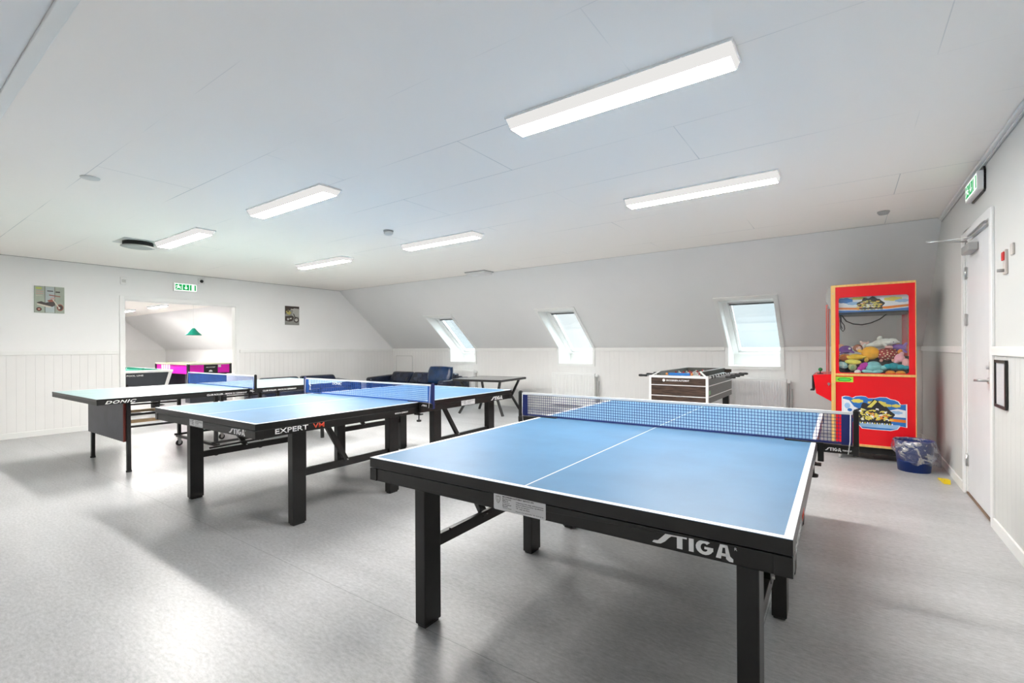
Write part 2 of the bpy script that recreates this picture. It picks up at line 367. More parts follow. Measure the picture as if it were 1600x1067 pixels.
# ---- right-hand door, casing, threshold
d = bpy.data.objects.new('door_1', None); COL.objects.link(d); struct(d)
mb = MB(); mb.box((XR+0.004,DY0+0.028,0.022),(XR+0.044,DY1-0.028,DZ-0.03)); mb.build('door_leaf', M_DOOR, d, bevel=0.003)
mb = MB(); mb.box((XR+0.001,DY0,0),(XR+0.12,DY0+0.025,DZ)); mb.box((XR+0.001,DY1-0.025,0),(XR+0.12,DY1,DZ)); mb.box((XR+0.001,DY0,DZ-0.027),(XR+0.12,DY1,DZ)); mb.build('door_frame', M_WHITE, d)
mb = MB()
for y0,y1,z0,z1 in ((DY0-0.06,DY0,0,DZ+0.06),(DY1,DY1+0.06,0,DZ+0.06),(DY0,DY1,DZ,DZ+0.06)): mb.box((XR-0.018,y0,z0),(XR-0.0005,y1,z1))
mb.build('casing', M_WHITE, d, bevel=0.004)
mb = MB(); mb.box((XR+0.0,DY0,0.0005),(XR+0.10,DY1,0.02)); mb.build('threshold', mat('worn_wood_threshold',(0.20,0.13,0.08),0.5,var=0.2), d)
for z in (0.28, 1.42, 1.80):
    mb = MB(); mb.tube([(XR-0.004,DY1-0.032,z-0.05),(XR-0.004,DY1-0.032,z+0.05)], 0.008, 10); mb.box((XR-0.002,DY1-0.07,z-0.045),(XR+0.006,DY1-0.034,z+0.045)); mb.build('hinge', M_CHROME, d)
mb = MB(); mb.box((XR-0.004,DY0+0.06,0.90),(XR+0.005,DY0+0.095,1.10)); pl = mb.build('lock_plate', M_CHROME, d, bevel=0.002)
mb = MB(); mb.tube([(XR-0.004,DY0+0.078,0.97),(XR-0.05,DY0+0.078,0.97),(XR-0.056,DY0+0.09,0.97),(XR-0.056,DY0+0.20,0.965)], 0.009, 12); mb.lathe([(0.022,0),(0.022,0.006)], (XR-0.012,DY0+0.078,0.97), 20, axis='x'); mb.build('door_handle', M_CHROME, pl)
mb = MB(); mb.tube([(XR-0.004,DY0+0.078,1.06),(XR-0.02,DY0+0.078,1.06)], 0.013, 16); mb.build('lock_cylinder', M_CHROME, pl)
# door closer on the leaf, with its arm and rail
mb = MB(); mb.box((XR-0.055,4.86,1.925),(XR+0.003,5.12,1.985)); dc = mb.build('door_closer', M_GREY, d, bevel=0.006)
mb = MB(); mb.tube([(XR-0.03,5.04,1.985),(XR-0.03,5.04,2.012)], 0.012, 12); mb.bar((XR-0.03,5.04,2.018),(0.525,5.02,2.046),0.02,0.008); mb.bar((0.53,5.02,2.036),(XR-0.02,4.93,2.03),0.016,0.006); mb.build('closer_arm', M_CHROME, dc, bevel=0.002)
mb = MB(); mb.box((XR-0.03,4.50,2.045),(XR-0.018,5.05,2.066)); mb.build('guide_rail', M_CHROME, dc)

# ---- roof windows
M_BAR = mat('ventilation_bar', (0.12,0.12,0.12), 0.5)
FT, FB = (7.50,1.885), (8.42,1.085)
def build_window(i, x0, x1):
    w = bpy.data.objects.new('window_%d' % i, None); COL.objects.link(w); struct(w); w.location = ((x0+x1)/2, YB, 0)
    X0, X1 = x0-(x0+x1)/2, x1-(x0+x1)/2
    def Y(y): return y-YB
    mb = MB()
    side = [(Y(sl(WZ1)),WZ1),(Y(FT[0]+0.03),FT[1]+0.04),(Y(FB[0]+0.06),FB[1]+0.03),(Y(8.47),WZ0),(0,WZ0),(0,ZR)]
    for xa, d in ((X0+0.004,-0.0035),(X1-0.004,0.0035)): mb.extr(side, (xa,0,0),(0,1,0),(0,0,1),(d,0,0))
    mb.extr([(Y(sl(WZ1))+0.006,WZ1-0.005),(Y(7.57),WZ1-0.005),(Y(7.57),WZ1+0.03),(Y(sl(WZ1))+0.02,WZ1-0.001)], (X0,0,0),(0,1,0),(0,0,1),(X1-X0,0,0))
    mb.box((X0+0.001,0.001,WZ0+0.0005),(X1-0.001,0.11,WZ0+0.004)); mb.box((X0-0.02,0.101,WZ0-0.02),(X1+0.02,Y(8.50),WZ0+0.004))
    mb.box((X0-0.02,Y(8.47),WZ0),(X1+0.02,Y(8.50),FB[1]+0.06))
    mb.build('reveal', M_TRIM, w)
    # casing round the opening
    mb = MB(); c = 0.05; t = 0.014
    def onslope(x, z, off): p = Vector((x, Y(sl(z)), z)) - SN*off; return p
    for xa, xb in ((X0-c,X0),(X1,X1+c)):
        mb.hexa([onslope(xa,ZR,0.001),onslope(xb,ZR,0.001),onslope(xb,WZ1+c*0.8,0.001),onslope(xa,WZ1+c*0.8,0.001)],[onslope(xa,ZR,t),onslope(xb,ZR,t),onslope(xb,WZ1+c*0.8,t),onslope(xa,WZ1+c*0.8,t)])
        mb.box((xa,-t-0.006,WZ0-c),(xb,-0.001,ZR-0.006))
    mb.hexa([onslope(X0,WZ1,0.001),onslope(X1,WZ1,0.001),onslope(X1,WZ1+c*0.8,0.001),onslope(X0,WZ1+c*0.8,0.001)],[onslope(X0,WZ1,t),onslope(X1,WZ1,t),onslope(X1,WZ1+c*0.8,t),onslope(X0,WZ1+c*0.8,t)])
    mb.box((X0,-t-0.006,WZ0-c),(X1,-0.001,WZ0-0.001))
    mb.build('casing', M_TRIM, w)
    # frame and sash lying in the roof plane
    dv = Vector((0, FB[0]-FT[0], FB[1]-FT[1])); Lr = dv.length; dv.normalize(); nn = Vector((0,-dv.z,dv.y))
    O = Vector((0, Y(FT[0]), FT[1]))
    def fr(mb, xa, xb, sa, sb, na, nb):
        q = [(xa,sa),(xb,sa),(xb,sb),(xa,sb)]
        mb.hexa([Vector((x,0,0))+O+dv*s+nn*na for x,s in q],[Vector((x,0,0))+O+dv*s+nn*nb for x,s in q])
    mb = MB(); f = 0.045
    R0, R1 = X0, X1; X0, X1 = X0+0.035, X1+0.055
    fr(mb,X0-0.04,X0+f,0,Lr,0,0.09); fr(mb,X1-f,X1,0,Lr,0,0.09); fr(mb,X0,X1,0,f,0,0.09); fr(mb,X0,X1,Lr-f,Lr,0,0.09)
    wf = mb.build('window_frame', M_WHITE, w)
    mb = MB(); g = 0.032; e = f+0.006
    fr(mb,X0+e,X0+e+g,e,Lr-e,0.015,0.07); fr(mb,X1-e-g,X1-e,e,Lr-e,0.015,0.07); fr(mb,X0+e,X1-e,e,e+g,0.015,0.07); fr(mb,X0+e,X1-e,Lr-e-g*1.3,Lr-e,0.015,0.07)
    sh = mb.build('sash', M_WHITE, w)
    mb = MB(); fr(mb,X0+e+g,X1-e-g,e+g,Lr-e-g*1.3,0.038,0.042); mb.build('pane', M_GLASS, sh)
    mb = MB(); fr(mb,X0+e+0.01,X1-e-0.01,e+0.030,e+0.045,-0.004,0.012); mb.build('ventilation_bar', M_BAR, sh)
    mb = MB()
    X0, X1 = R0, R1
    return w
for i,(a,b) in enumerate(WX): build_window(i+1, a, b)

# ---- radiators
def radiator(x0, x1, label, valve=True):
    t = thing('radiator', label, 'radiator', ((x0+x1)/2, YB-0.075, 0), 0, 'white panel radiators under the roof windows')
    h = (x1-x0)/2; z0, z1 = 0.13, 0.725
    mb = MB(); mb.box((-h,-0.035,z0),(h,-0.030,z1)); mb.box((-h,0.030,z0),(h,0.035,z1))
    n = int((x1-x0)/0.033)
    for i in range(n):
        c = -h+(i+0.5)*(x1-x0)/n
        mb.hexa([(c-0.012,-0.035,z0+0.02),(c+0.012,-0.035,z0+0.02),(c+0.012,-0.035,z1-0.02),(c-0.012,-0.035,z1-0.02)],[(c-0.006,-0.041,z0+0.03),(c+0.006,-0.041,z0+0.03),(c+0.006,-0.041,z1-0.03),(c-0.006,-0.041,z1-0.03)])
    mb.build('panel', M_WHITE, t)
    mb = MB(); mb.box((-h-0.002,-0.036,z1-0.002),(h+0.002,0.036,z1+0.006)); mb.box((-h-0.004,-0.036,z0),(-h,0.036,z1)); mb.box((h,-0.036,z0),(h+0.004,0.036,z1)); mb.build('cover', M_WHITE, t)
    mb = MB(); mb.tube([(h+0.004,0,z1-0.03),(h+0.035,0,z1-0.03)],0.010,10); mb.tube([(h+0.035,0,0.001),(h+0.035,0,z1-0.03)],0.009,10); mb.tube([(h+0.075,0.005,0.001),(h+0.075,0.005,z1-0.13)],0.009,10); mb.build('pipe', M_CHROME if not valve else M_GREY, t)
    mb = MB(); mb.lathe([(0.020,-0.01),(0.024,0.0),(0.024,0.055),(0.018,0.06)], (h+0.035,-0.03,z1-0.03), 20, axis='y'); mb.build('valve_knob', M_WHITE, t)
    mb = MB()
    for xx in (-h*0.6, h*0.6):
        mb = MB(); mb.box((xx-0.015,0.036,z0+0.05),(xx+0.015,0.064,z1-0.05)); mb.build('bracket', M_WHITE, t)
    return t
radiator(-7.25,-6.62,'white ribbed radiator behind the low black table and blue sofa cushion')
radiator(-4.66,-3.76,'white ribbed radiator under the middle roof window')
radiator(-1.50,-0.72,'white ribbed radiator behind the football table, beside the claw machine')

# ---- ceiling luminaires
M_TUBE = emit('lamp_diffuser_glow', (1.0,0.965,0.92), LAMP); TUBES = [emit('lamp_glow', (1.0,0.965,0.92), LAMP*k) for k in (0.85,1.1,0.95,1.1,1.35,1.5)]; M_TUBE2 = emit('next_room_lamp_glow', (1.0,0.965,0.93), LAMP*2.2)
M_TUBES = emit('lamp_side_glow', (1.0,0.985,0.96), LAMP_SIDE)
lampdefs = [(-0.98,2.265,'ceiling strip light nearest the camera, over the front blue table'),
 (-1.0,4.06,'ceiling strip light towards the claw machine, over the far end of the front table'),
 (-3.97,2.265,'ceiling strip light in the near row, middle one of its three'),
 (-3.97,4.13,'ceiling strip light in the far row, middle one of its three'),
 (-6.24,2.265,'ceiling strip light beside the round ceiling vent'),
 (-6.36,4.13,'ceiling strip light in the far row, nearest the left wall')]
def make_lamp(loc, label):
    t = thing('ceiling_strip_light', label, 'ceiling light', loc, 0, 'strip lights on the ceiling of the games room')
    mb = MB(); h = 0.59
    mb.box((-h,-0.10,-0.012),(h,0.10,-0.0005)); mb.build('mounting_plate', M_WHITE, t)
    mb = MB(); mb.hexa([(-h,-0.095,-0.012),(h,-0.095,-0.012),(h,0.095,-0.012),(-h,0.095,-0.012)][::-1],[(-h+0.008,-0.062,-0.0575),(h-0.008,-0.062,-0.0575),(h-0.008,0.062,-0.0575),(-h+0.008,0.062,-0.0575)][::-1]); mb.build('housing', [M_TUBES], t)
    mb = MB(); mb.box((-h+0.012,-0.060,-0.0585),(h-0.012,0.060,-0.0575)); mb.build('diffuser', [M_TUBE], t)
    for x in (-h-0.006, h): 
        mb = MB(); mb.box((x,-0.10,-0.014),(x+0.006,0.10,-0.0005)); mb.build('end_cap', M_WHITE, t)
    return t
for (x,y,l), tm in zip(lampdefs, TUBES):
    t = make_lamp((x,y,ZC), l); [c for c in t.children if c.name.startswith('diffuser')][0].data.materials[0] = tm
for x,y,l in ((-16.6,5.35,'strip light on the ceiling of the room beyond the opening, nearer one'),(-19.3,5.35,'strip light on the ceiling of the room beyond the opening, farther one'),(-12.2,3.4,None),(-12.2,0.9,None)):  # last two are added out of view to brighten the next room
    t = make_lamp((x,y,ZC), l or 'added unseen strip light on the ceiling of the room beyond the opening'); t['group'] = 'strip lights of the next room'; [c for c in t.children if c.name.startswith('diffuser')][0].data.materials[0] = M_TUBE2
# ---- ceiling bits
t = thing('ceiling_vent', 'round disc air valve hanging below a black duct opening on the ceiling', 'air vent', (-7.0,2.06,ZC))
mb = MB(); mb.box((-0.21,-0.19,-0.006),(0.21,0.19,-0.0005)); mb.build('ceiling_plate', M_LGREY, t)
mb = MB(); mb.lathe([(0.15,-0.006),(0.15,-0.05)], n=36); mb.build('duct_collar', M_DARK, t)
mb = MB(); mb.lathe([(0.06,-0.05),(0.165,-0.055),(0.17,-0.062),(0.13,-0.072),(0.12,-0.070),(0.03,-0.078),(0.0,-0.079)], n=40); mb.build('disc', M_GREY, t)
t = thing('smoke_detector', 'small round white smoke detector in the middle of the ceiling', 'smoke detector', (-4.14,3.49,ZC))
mb = MB(); mb.lathe([(0.055,-0.0005),(0.055,-0.012),(0.05,-0.016)], n=28); mb.build('mounting_base', M_GREY, t)
mb = MB(); mb.lathe([(0.048,-0.016),(0.050,-0.034),(0.035,-0.048),(0.0,-0.05)], n=28); mb.build('sensor_head', M_LGREY, t)
t = thing('ceiling_sensor', 'small grey dome sensor on the ceiling near the claw machine', 'sensor', (0.30,5.85,ZC))
mb = MB(); mb.lathe([(0.05,-0.0005),(0.05,-0.01),(0.038,-0.028),(0.0,-0.034)], n=24); mb.build('sensor_dome', M_GREY, t)
mb = MB(); mb.lathe([(0.06,-0.0005),(0.058,-0.006),(0.0,-0.007)], n=24, c=(-4.67,1.08,ZC)); o = mb.build('round_vent_disc', M_LGREY); tag(o, 'small flat round disc on the ceiling seam at left', 'ceiling disc')
t = thing('ceiling_diffuser', 'white square air box where the ceiling meets the far slope', 'air vent', (-5.16,6.32,ZC))
mb = MB(); mb.box((-0.22,-0.13,-0.012),(0.22,0.13,-0.0005)); mb.build('flange', M_GREY, t)
mb = MB(); mb.box((-0.20,-0.11,-0.045),(0.20,0.11,-0.012)); mb.build('air_box', M_WHITE, t)
# ================================================================== TABLE TENNIS TABLES
W, L, HT = 1.525, 2.74, 0.76
def frame_of(corner, th):
    c, s = math.cos(th), math.sin(th)
    cx = corner[0]+c*W/2-s*L/2; cy = corner[1]+s*W/2+c*L/2
    def loc(x, y): dx, dy = x-cx, y-cy; return (c*dx+s*dy, -s*dx+c*dy)
    return (cx, cy), loc
def playing_half(t, y0, y1, surf, open_near):
    """one half of the top: black slab, coloured surface, white lines"""
    x0, x1 = -W/2, W/2
    mb = MB(); mb.box((x0,y0,0.720),(x1,y1,HT-0.0015)); top = mb.build('tabletop', M_BLACK, t, bevel=0.0015)
    mb = MB(); mb.box((x0+0.0005,y0+0.0005,HT-0.0015),(x1-0.0005,y1-0.0005,HT-0.0003)); mb.build('playing_surface', surf, top)
    mb = MB(); z = HT-0.0003; e = 0.020
    mb.box((x0+0.0005,y0+0.0005,z),(x0+e,y1-0.0005,z+0.0004)); mb.box((x1-e,y0+0.0005,z),(x1-0.0005,y1-0.0005,z+0.0004))
    if open_near: mb.box((x0+e,y0+0.0005,z),(x1-e,y0+e,z+0.0004)); mb.box((-0.0025,y0+e,z),(0.0025,y1-0.0005,z+0.0004))
    else: mb.box((x0+e,y1-e,z),(x1-e,y1-0.0005,z+0.0004)); mb.box((-0.0025,y0+0.0005,z),(0.0025,y1-e,z+0.0004))
    mb.build('white_lines', M_LINE, top)
    return top
def heavy_table(label, corner, th, legs, stick_end, stick_side):
    (cx, cy), loc = frame_of(corner, th)
    t = thing('table_tennis_table', label, 'table tennis table', (cx,cy,0), th, 'blue indoor table tennis tables with thick black legs')
    g = 0.004
    for k, (y0,y1) in enumerate(((-L/2,-g),(g,L/2))):
        playing_half(t, y0, y1, M_BLUE, k == 0)
        mb = MB(); z0, z1 = 0.668, 0.7165; a = 0.045
        i = 0.004
        mb.box((-W/2+i,y0+i,z0),(-W/2+a,y1-i,z1)); mb.box((W/2-a,y0+i,z0),(W/2-i,y1-i,z1))
        ye = (y0+i, y0+a) if k == 0 else (y1-a, y1-i)
        mb.box((-W/2+a,ye[0],z0),(W/2-a,ye[1],z1))
        ym = (y1-a, y1-i) if k == 0 else (y0+i, y0+a)
        mb.box((-W/2+a,ym[0],z0),(W/2-a,ym[1],z1))
        # flush corner blocks, panel strips and the packing between apron and top
        yc = (y0, y0+0.05) if k == 0 else (y1-0.05, y1)
        for sx in (-1, 1): mb.box((sx*W/2,yc[0],z0-0.001),(sx*(W/2-0.04),yc[1],z1+0.0005))
        mb.box((-W/2+0.01,y0+0.01,z1),(W/2-0.01,y1-0.01,0.720))
        mb.build('apron', M_BLACK, t, bevel=0.0015)
    # legs (world positions measured on the floor)
    P = {}
    for key, (x, y) in legs.items():
        mx, my = loc(x+0.03, y+0.05)
        mb = MB(); mb.box((mx-0.03,my-0.05,0.012),(mx+0.03,my+0.05,0.668)); lg = mb.build('leg', M_BLACK, t, bevel=0.004)
        mb = MB(); mb.box((mx-0.024,my-0.042,0.0005),(mx+0.024,my+0.042,0.012)); mb.build('adjustable_foot', M_RUBBER, lg, bevel=0.003)
        P[key] = (mx, my)
    for s in 'LR':
        for a, b in (('1','2'),('3','4')):
            p, q = P[s+a], P[s+b]
            d = 1 if s == 'R' else 1
            mb = MB(); mb.bar((p[0],p[1]+0.05,0.349),(q[0],q[1]-0.05,0.349),0.028,0.052); mb.build('stretcher', M_BLACK, t, bevel=0.002)
            # folding brace from the apron down to the stretcher
            n = (p, q); sg = 1; o1, o2 = (0.22, 0.40) if a == '1' else (0.10, 0.31)
            xb = p[0]
            mb = MB(); y_t = n[0][1]+sg*o1; y_b = n[0][1]+sg*o2
            mb.bar((xb,y_t,0.672),(xb,y_b,0.362),0.030,0.036,up=(0,1,0)); mb.build('brace', M_BLACKM, t, bevel=0.002)
            mb = MB(); mb.tube([(xb-0.024,y_b,0.372),(xb+0.024,y_b,0.372)],0.005,8); mb.build('bolt', M_GREY, t)
    # cross bars joining the left and right legs under each half
    for k in '14':
        p, q = P['L'+k], P['R'+k]
        mb = MB(); mb.bar((p[0]+0.03,p[1],0.64),(q[0]-0.03,q[1],0.64),0.03,0.04); mb.build('cross_bar', M_BLACKM, t, bevel=0.002)
    for k in '23':
        p, q = P['L'+k], P['R'+k]
        mb = MB(); mb.bar((p[0]+0.03,p[1],0.64),(q[0]-0.03,q[1],0.64),0.03,0.04); mb.build('cross_bar', M_BLACKM, t, bevel=0.002)
    # support rod with its slanted bracket under the near right corner
    mb = MB(); xr = P['L1'][0]+0.06; mb.bar((xr,P['L1'][1]+0.08,0.400),(xr,P['L2'][1]-0.1,0.418),0.014,0.014); mb.build('locking_rod', M_BLACKM, t)
    # print on the near end
    u, w = (1,0,0), (0,0,1); yn = -L/2+0.0038
    poly_mark('logo', emblem_polys(), (W/2-0.335,yn,0.672), u, w, 0.205, 0.0415, [M_LETTER], t)
    letters('registered_mark', 'R', (W/2-0.127,yn,0.704), u, w, 0.006, 0.007, M_LETTER, t)
    sx = loc(*stick_end)[0]
    sticker(t, (sx, yn-0.0005, 0.667 if corner[0] > -2 else 0.674), u, w, 0.205, 0.056)
    # print on the right long side
    u2 = (0,1,0); xs = W/2-0.0038
    letters('lettering', 'EXPERT', (xs,-L/2+0.125,0.680), u2, w, 0.225, 0.032, M_LETTER, t, bold=0.012)
    letters('lettering', 'VM', (xs,-L/2+0.385,0.680), u2, w, 0.085, 0.032, M_RED_L, t, bold=0.012)
    letters('lettering', 'MADE IN GERMANY', (xs,-0.27,0.688), u2, w, 0.14, 0.012, M_LETTER, t, bold=0.012)
    poly_mark('logo', emblem_polys(), (xs,L/2-0.37,0.673), u2, w, 0.20, 0.040, [M_LETTER], t)
    sy = loc(*stick_side)[1]
    sticker(t, (xs+0.0005, sy, 0.673), u2, w, 0.20, 0.056)
    return t
def sticker(t, o, u, w, sx, sy):
    u = Vector(u); w = Vector(w); n = u.cross(w); o = Vector(o)
    r = 0.006
    pts = [(sx-r,0)]+[(sx-r+r*math.sin(a), r-r*math.cos(a)) for a in (0.5,1.1,PI/2)]+[(sx,sy-r)]+[(sx-r+r*math.cos(a), sy-r+r*math.sin(a)) for a in (0.5,1.1,PI/2)]+[(r,sy)]+[(r-r*math.sin(a), sy-r+r*math.cos(a)) for a in (0.5,1.1,PI/2)]+[(0,r)]+[(r-r*math.cos(a), r-r*math.sin(a)) for a in (0.5,1.1,PI/2)]
    mb = MB(); mb.extr(pts, o, u, w, n*0.0008); st = mb.build('sticker', M_STICK, t)
    o2 = o+n*0.0008
    poly_mark('shield_emblem', [(0,0,[(0.1,0.95),(0.3,0.85),(0.5,0.95),(0.7,0.85),(0.9,0.95),(0.92,0.5),(0.75,0.2),(0.5,0.02),(0.25,0.2),(0.08,0.5)]),
        (1,2,[(0.22,0.8),(0.5,0.72),(0.78,0.8),(0.78,0.5),(0.5,0.18),(0.22,0.5)]),(0,4,[(0.4,0.75),(0.5,0.45),(0.66,0.62),(0.55,0.3),(0.36,0.45)])], o2+u*0.03*sx+w*0.36*sy, u, w, sx*0.12, sy*0.54, [M_GREY, M_STICK], st, depth=0.0003)
    def ln(txt, x, y, ww, hh): letters('fine_print', txt, o2+u*x*sx+w*y*sy, u, w, ww*sx, hh*sy, M_BLK_L, st, bold=0.012, depth=0.0004)
    ln('BRODERSEN AUTOMAT SERVICE APS', 0.18, 0.80, 0.60, 0.085)
    for i, (s, q) in enumerate((('Bordtennis', 0.17),('Billard', 0.11),('Flippere', 0.14),('Bordfodbold', 0.17),('Musik', 0.11),('Airhockey', 0.18))): ln(s, 0.18, 0.69-i*0.108, q, 0.065)
    for i, (s, q) in enumerate((('Udlejning af alle slags spilleautomater', 0.52),('Salg af spilleautomater og tilbehor', 0.52),('Service og reparation', 0.26),('Tlf. dag og aften', 0.26))): ln(s, 0.445, 0.62-i*0.115, q, 0.068)
    ln('Ring til os for information  Tlf. 75 57 69 44', 0.44, 0.09, 0.52, 0.065)
    return st
M_STICK = mat('silver_sticker', (0.66,0.66,0.67), 0.4, var=0.03)

T1 = ((-1.6292,1.2684), 0.0107)
T2 = ((-4.4453,1.4125), 0.0139)
heavy_table('blue table tennis table in the foreground, its near end closest to the camera', *T1,
    {'L1':(-1.546,1.44),'R1':(-0.266,1.50),'L2':(-1.57,2.32),'R2':(-0.28,2.39),'L3':(-1.57,2.80),'R3':(-0.285,2.88),'L4':(-1.58,3.70),'R4':(-0.30,3.72)}, (-0.984,1.28), (-0.1,3.2))
heavy_table('blue table tennis table with red and white side lettering, the middle of the three', *T2,
    {'L1':(-4.388,1.61),'R1':(-3.15,1.765),'L2':(-4.41,2.53),'R2':(-3.17,2.62),'L3':(-4.43,2.99),'R3':(-3.16,3.13),'L4':(-4.44,3.86),'R4':(-3.18,3.97)}, (-3.833,1.435), (-2.92,3.342))

# ---------------------------------------------------------------- nets (clamped on, so things of their own)
def make_net(label, corner, th, cord, postm, over=0.1525, band=None, small=False):
    (cx, cy), loc = frame_of(corner, th)
    t = thing('table_tennis_net', label, 'table tennis net', (cx,cy,HT), th, None)
    hx = W/2+over; h = 0.1525
    # woven net
    x0, x1 = -hx+0.05, hx-0.05
    mb = MB(); s = 0.0011; sp = 0.0145
    n = int((x1-x0)/sp)
    for i in range(n+1):
        x = x0+(x1-x0)*i/n; mb.box((x-s,-s*0.6,0.004),(x+s,s*0.6,h-0.012))
    m = 9
    for j in range(m):
        z = 0.012+(h-0.026)*j/(m-1); mb.box((x0,-s*0.6,z-s),(x1,s*0.6,z+s))
    nt = mb.build('net', cord, t)
    mb = MB(); mb.box((-hx+0.012,-0.003,h-0.013),(hx-0.012,0.003,h+0.001)); mb.build('top_tape', M_TAPE, nt, bevel=0.001)
    mb = MB(); mb.box((x0,-0.0015,0.002),(x1,0.0015,0.010)); mb.build('bottom_hem', cord, nt)
    for sx in (-1, 1):
        mb = MB(); mb.box((sx*(hx-0.012),-0.002,0.0),(sx*(hx-0.055),0.002,h-0.013)); mb.build('end_sleeve', cord, nt)
        # post and clamp
        mb = MB(); mb.box((sx*(hx-0.011),-0.012,-0.046),(sx*(hx+0.011),0.012,h+0.006)); mb.box((sx*(hx-0.008),-0.008,h+0.006),(sx*(hx+0.008),0.008,h+0.012)); mb.build('post', postm, t, bevel=0.002)
        xe = sx*W/2
        mb = MB()
        mb.box((sx*(hx+0.011),-0.016,-0.040),(xe+sx*0.004,0.016,-0.006))
        mb.hexa([(sx*hx,-0.018,-0.010),(xe-sx*0.13,-0.018,0.0),(xe-sx*0.13,0.018,0.0),(sx*hx,0.018,-0.010)],[(sx*hx,-0.018,-0.004),(xe-sx*0.13,-0.018,0.007),(xe-sx*0.13,0.018,0.007),(sx*hx,0.018,-0.004)])
        mb.box((xe+sx*0.006,-0.02,-0.085),(xe+sx*0.03,0.02,0.003))
        mb.box((xe+sx*0.02,-0.02,-0.108),(xe-sx*0.05,0.02,-0.098))
        cl = mb.build('clamp', M_BLACKM, t, bevel=0.002)
        mb = MB(); mb.tube([(xe-sx*0.012,0,-0.098),(xe-sx*0.012,0,-0.150)],0.005,8); mb.lathe([(0.018,-0.165),(0.02,-0.160),(0.02,-0.152),(0.008,-0.148)],(xe-sx*0.012,0,0),16); mb.tube([(xe-sx*0.012,0,-0.098),(xe-sx*0.012,0,-0.0935)],0.012,12); mb.build('clamp_screw', M_RUBBER, cl)
        mb = MB(); mb.tube([(sx*(hx-0.02),-0.01,h-0.01),(sx*(hx-0.022),-0.017,0.02),(sx*(hx-0.03),-0.018,-0.04)],0.0022,6); mb.build('tension_cord', M_TAPE, t)
    poly_mark('logo', emblem_polys(), (W/2+0.035,-0.0164,-0.032), (1,0,0),(0,0,1), 0.062, 0.017, [M_LETTER], t)
    if band:
        letters('lettering', band, (x0+0.42,-0.004,0.100), (1,0,0),(0,0,1), 0.15, 0.026, M_LETTER, t, shear=0.2, bold=0.02)
        poly_mark('player_emblem', [(0,0,[(0.3,0),(0.45,0.45),(0.2,0.6),(0.35,0.8),(0.5,1.0),(0.7,0.85),(0.6,0.65),(0.95,0.5),(0.6,0.4),(0.8,0.0),(0.62,0.0),(0.5,0.3),(0.42,0.0)])], (x0+0.02,-0.003,0.03), (1,0,0),(0,0,1), 0.04, 0.09, [M_LETTER], t)
    else:
        letters('lettering', 'PREMIUM CLIP', (W/2+0.102,-0.0164,-0.028), (1,0,0),(0,0,1), 0.034, 0.007, M_LETTER, t, bold=0.02)
    return t
make_net('navy net with white tape across the foreground blue table', *T1, M_NETNAVY, M_BLACKM)
make_net('bright blue net with printed white lettering on the middle blue table', *T2, M_NETBLUE, mat('navy_post',(0.012,0.02,0.12),0.4), 0.15, band='DONIC')
T3 = ((-7.14,1.32), 0.01)
make_net('pale and dark blue net on the worn greenish table at left', *T3, M_NETBLUE, M_BLACKM, 0.13)

# ---------------------------------------------------------------- the older rolling table at left
(cx, cy), loc = frame_of(*T3)
t = thing('table_tennis_table', 'worn greenish table tennis table on casters, leftmost, dark board between its near legs', 'table tennis table', (cx,cy,0), T3[1])
for k, (y0,y1) in enumerate(((-L/2,-0.004),(0.004,L/2))):
    x0, x1 = -W/2, W/2
    mb = MB(); mb.box((x0,y0,0.738),(x1,y1,HT-0.0015)); top = mb.build('tabletop', M_BLACK, t, bevel=0.0015)
    mb = MB(); mb.box((x0+0.0005,y0+0.0005,HT-0.0015),(x1-0.0005,y1-0.0005,HT-0.0003)); mb.build('playing_surface', M_PALE, top)
    mb = MB(); z = HT-0.0003; e = 0.018
    mb.box((x0+0.001,y0+0.001,z),(x0+e,y1-0.001,z+0.0004)); mb.box((x1-e,y0+0.001,z),(x1-0.001,y1-0.001,z+0.0004)); mb.box((-0.002,y0+0.001,z),(0.002,y1-0.001,z+0.0004)); mb.build('white_lines', M_LINE, top)
    mb = MB(); a = 0.03; i = 0.001
    mb.box((x0+i,y0+i,0.703),(x0+a,y1-i,0.738)); mb.box((x1-a,y0+i,0.703),(x1-i,y1-i,0.738)); mb.box((x0+a,y0+i,0.703),(x1-a,y0+a,0.738)); mb.box((x0+a,y1-a,0.703),(x1-a,y1-i,0.738)); mb.build('apron', M_BLACKM, t, bevel=0.001)
for sy in (-1, 1):
    yl = sy*(L/2-0.30)
    for sx in (-0.57, 0.535):
        mb = MB(); mb.bar((sx,yl,0.703),(sx+(-0.012 if sx<0 else 0.012),yl,0.012),0.042,0.032,up=(0,1,0)); lg = mb.build('leg', M_BLACKM, t, bevel=0.003)
        mb = MB(); mb.lathe([(0.024,0.0005),(0.024,0.016)],(sx+(-0.012 if sx<0 else 0.012),yl,0),14); mb.build('rubber_foot', M_RUBBER, lg)
    for z in (0.565, 0.445):
        for sx in (-0.57, 0.535):
            mb = MB(); mb.bar((sx,yl-sy*0.016,z),(sx,sy*0.24,z-0.005),0.02,0.02); mb.build('side_bar', M_BLACKM, t)
yl = -(L/2-0.30)
mb = MB(); mb.box((-0.60,yl-0.036,0.30),(0.512,yl-0.017,0.690)); mb.build('screen_board', M_NAVYBLK, t, bevel=0.002)
mb = MB(); mb.box((0.512,yl-0.036,0.30),(0.524,yl-0.015,0.69)); mb.build('board_edge', mat('red_brown_edge',(0.18,0.03,0.02),0.5), t)
for xa in (0.46,-0.52):
    mb = MB(); mb.box((xa,yl+0.03,0.475),(xa+0.04,-0.24,0.505)); mb.build('wooden_slat', mat('plywood',(0.62,0.42,0.22),0.5,var=0.12), t)
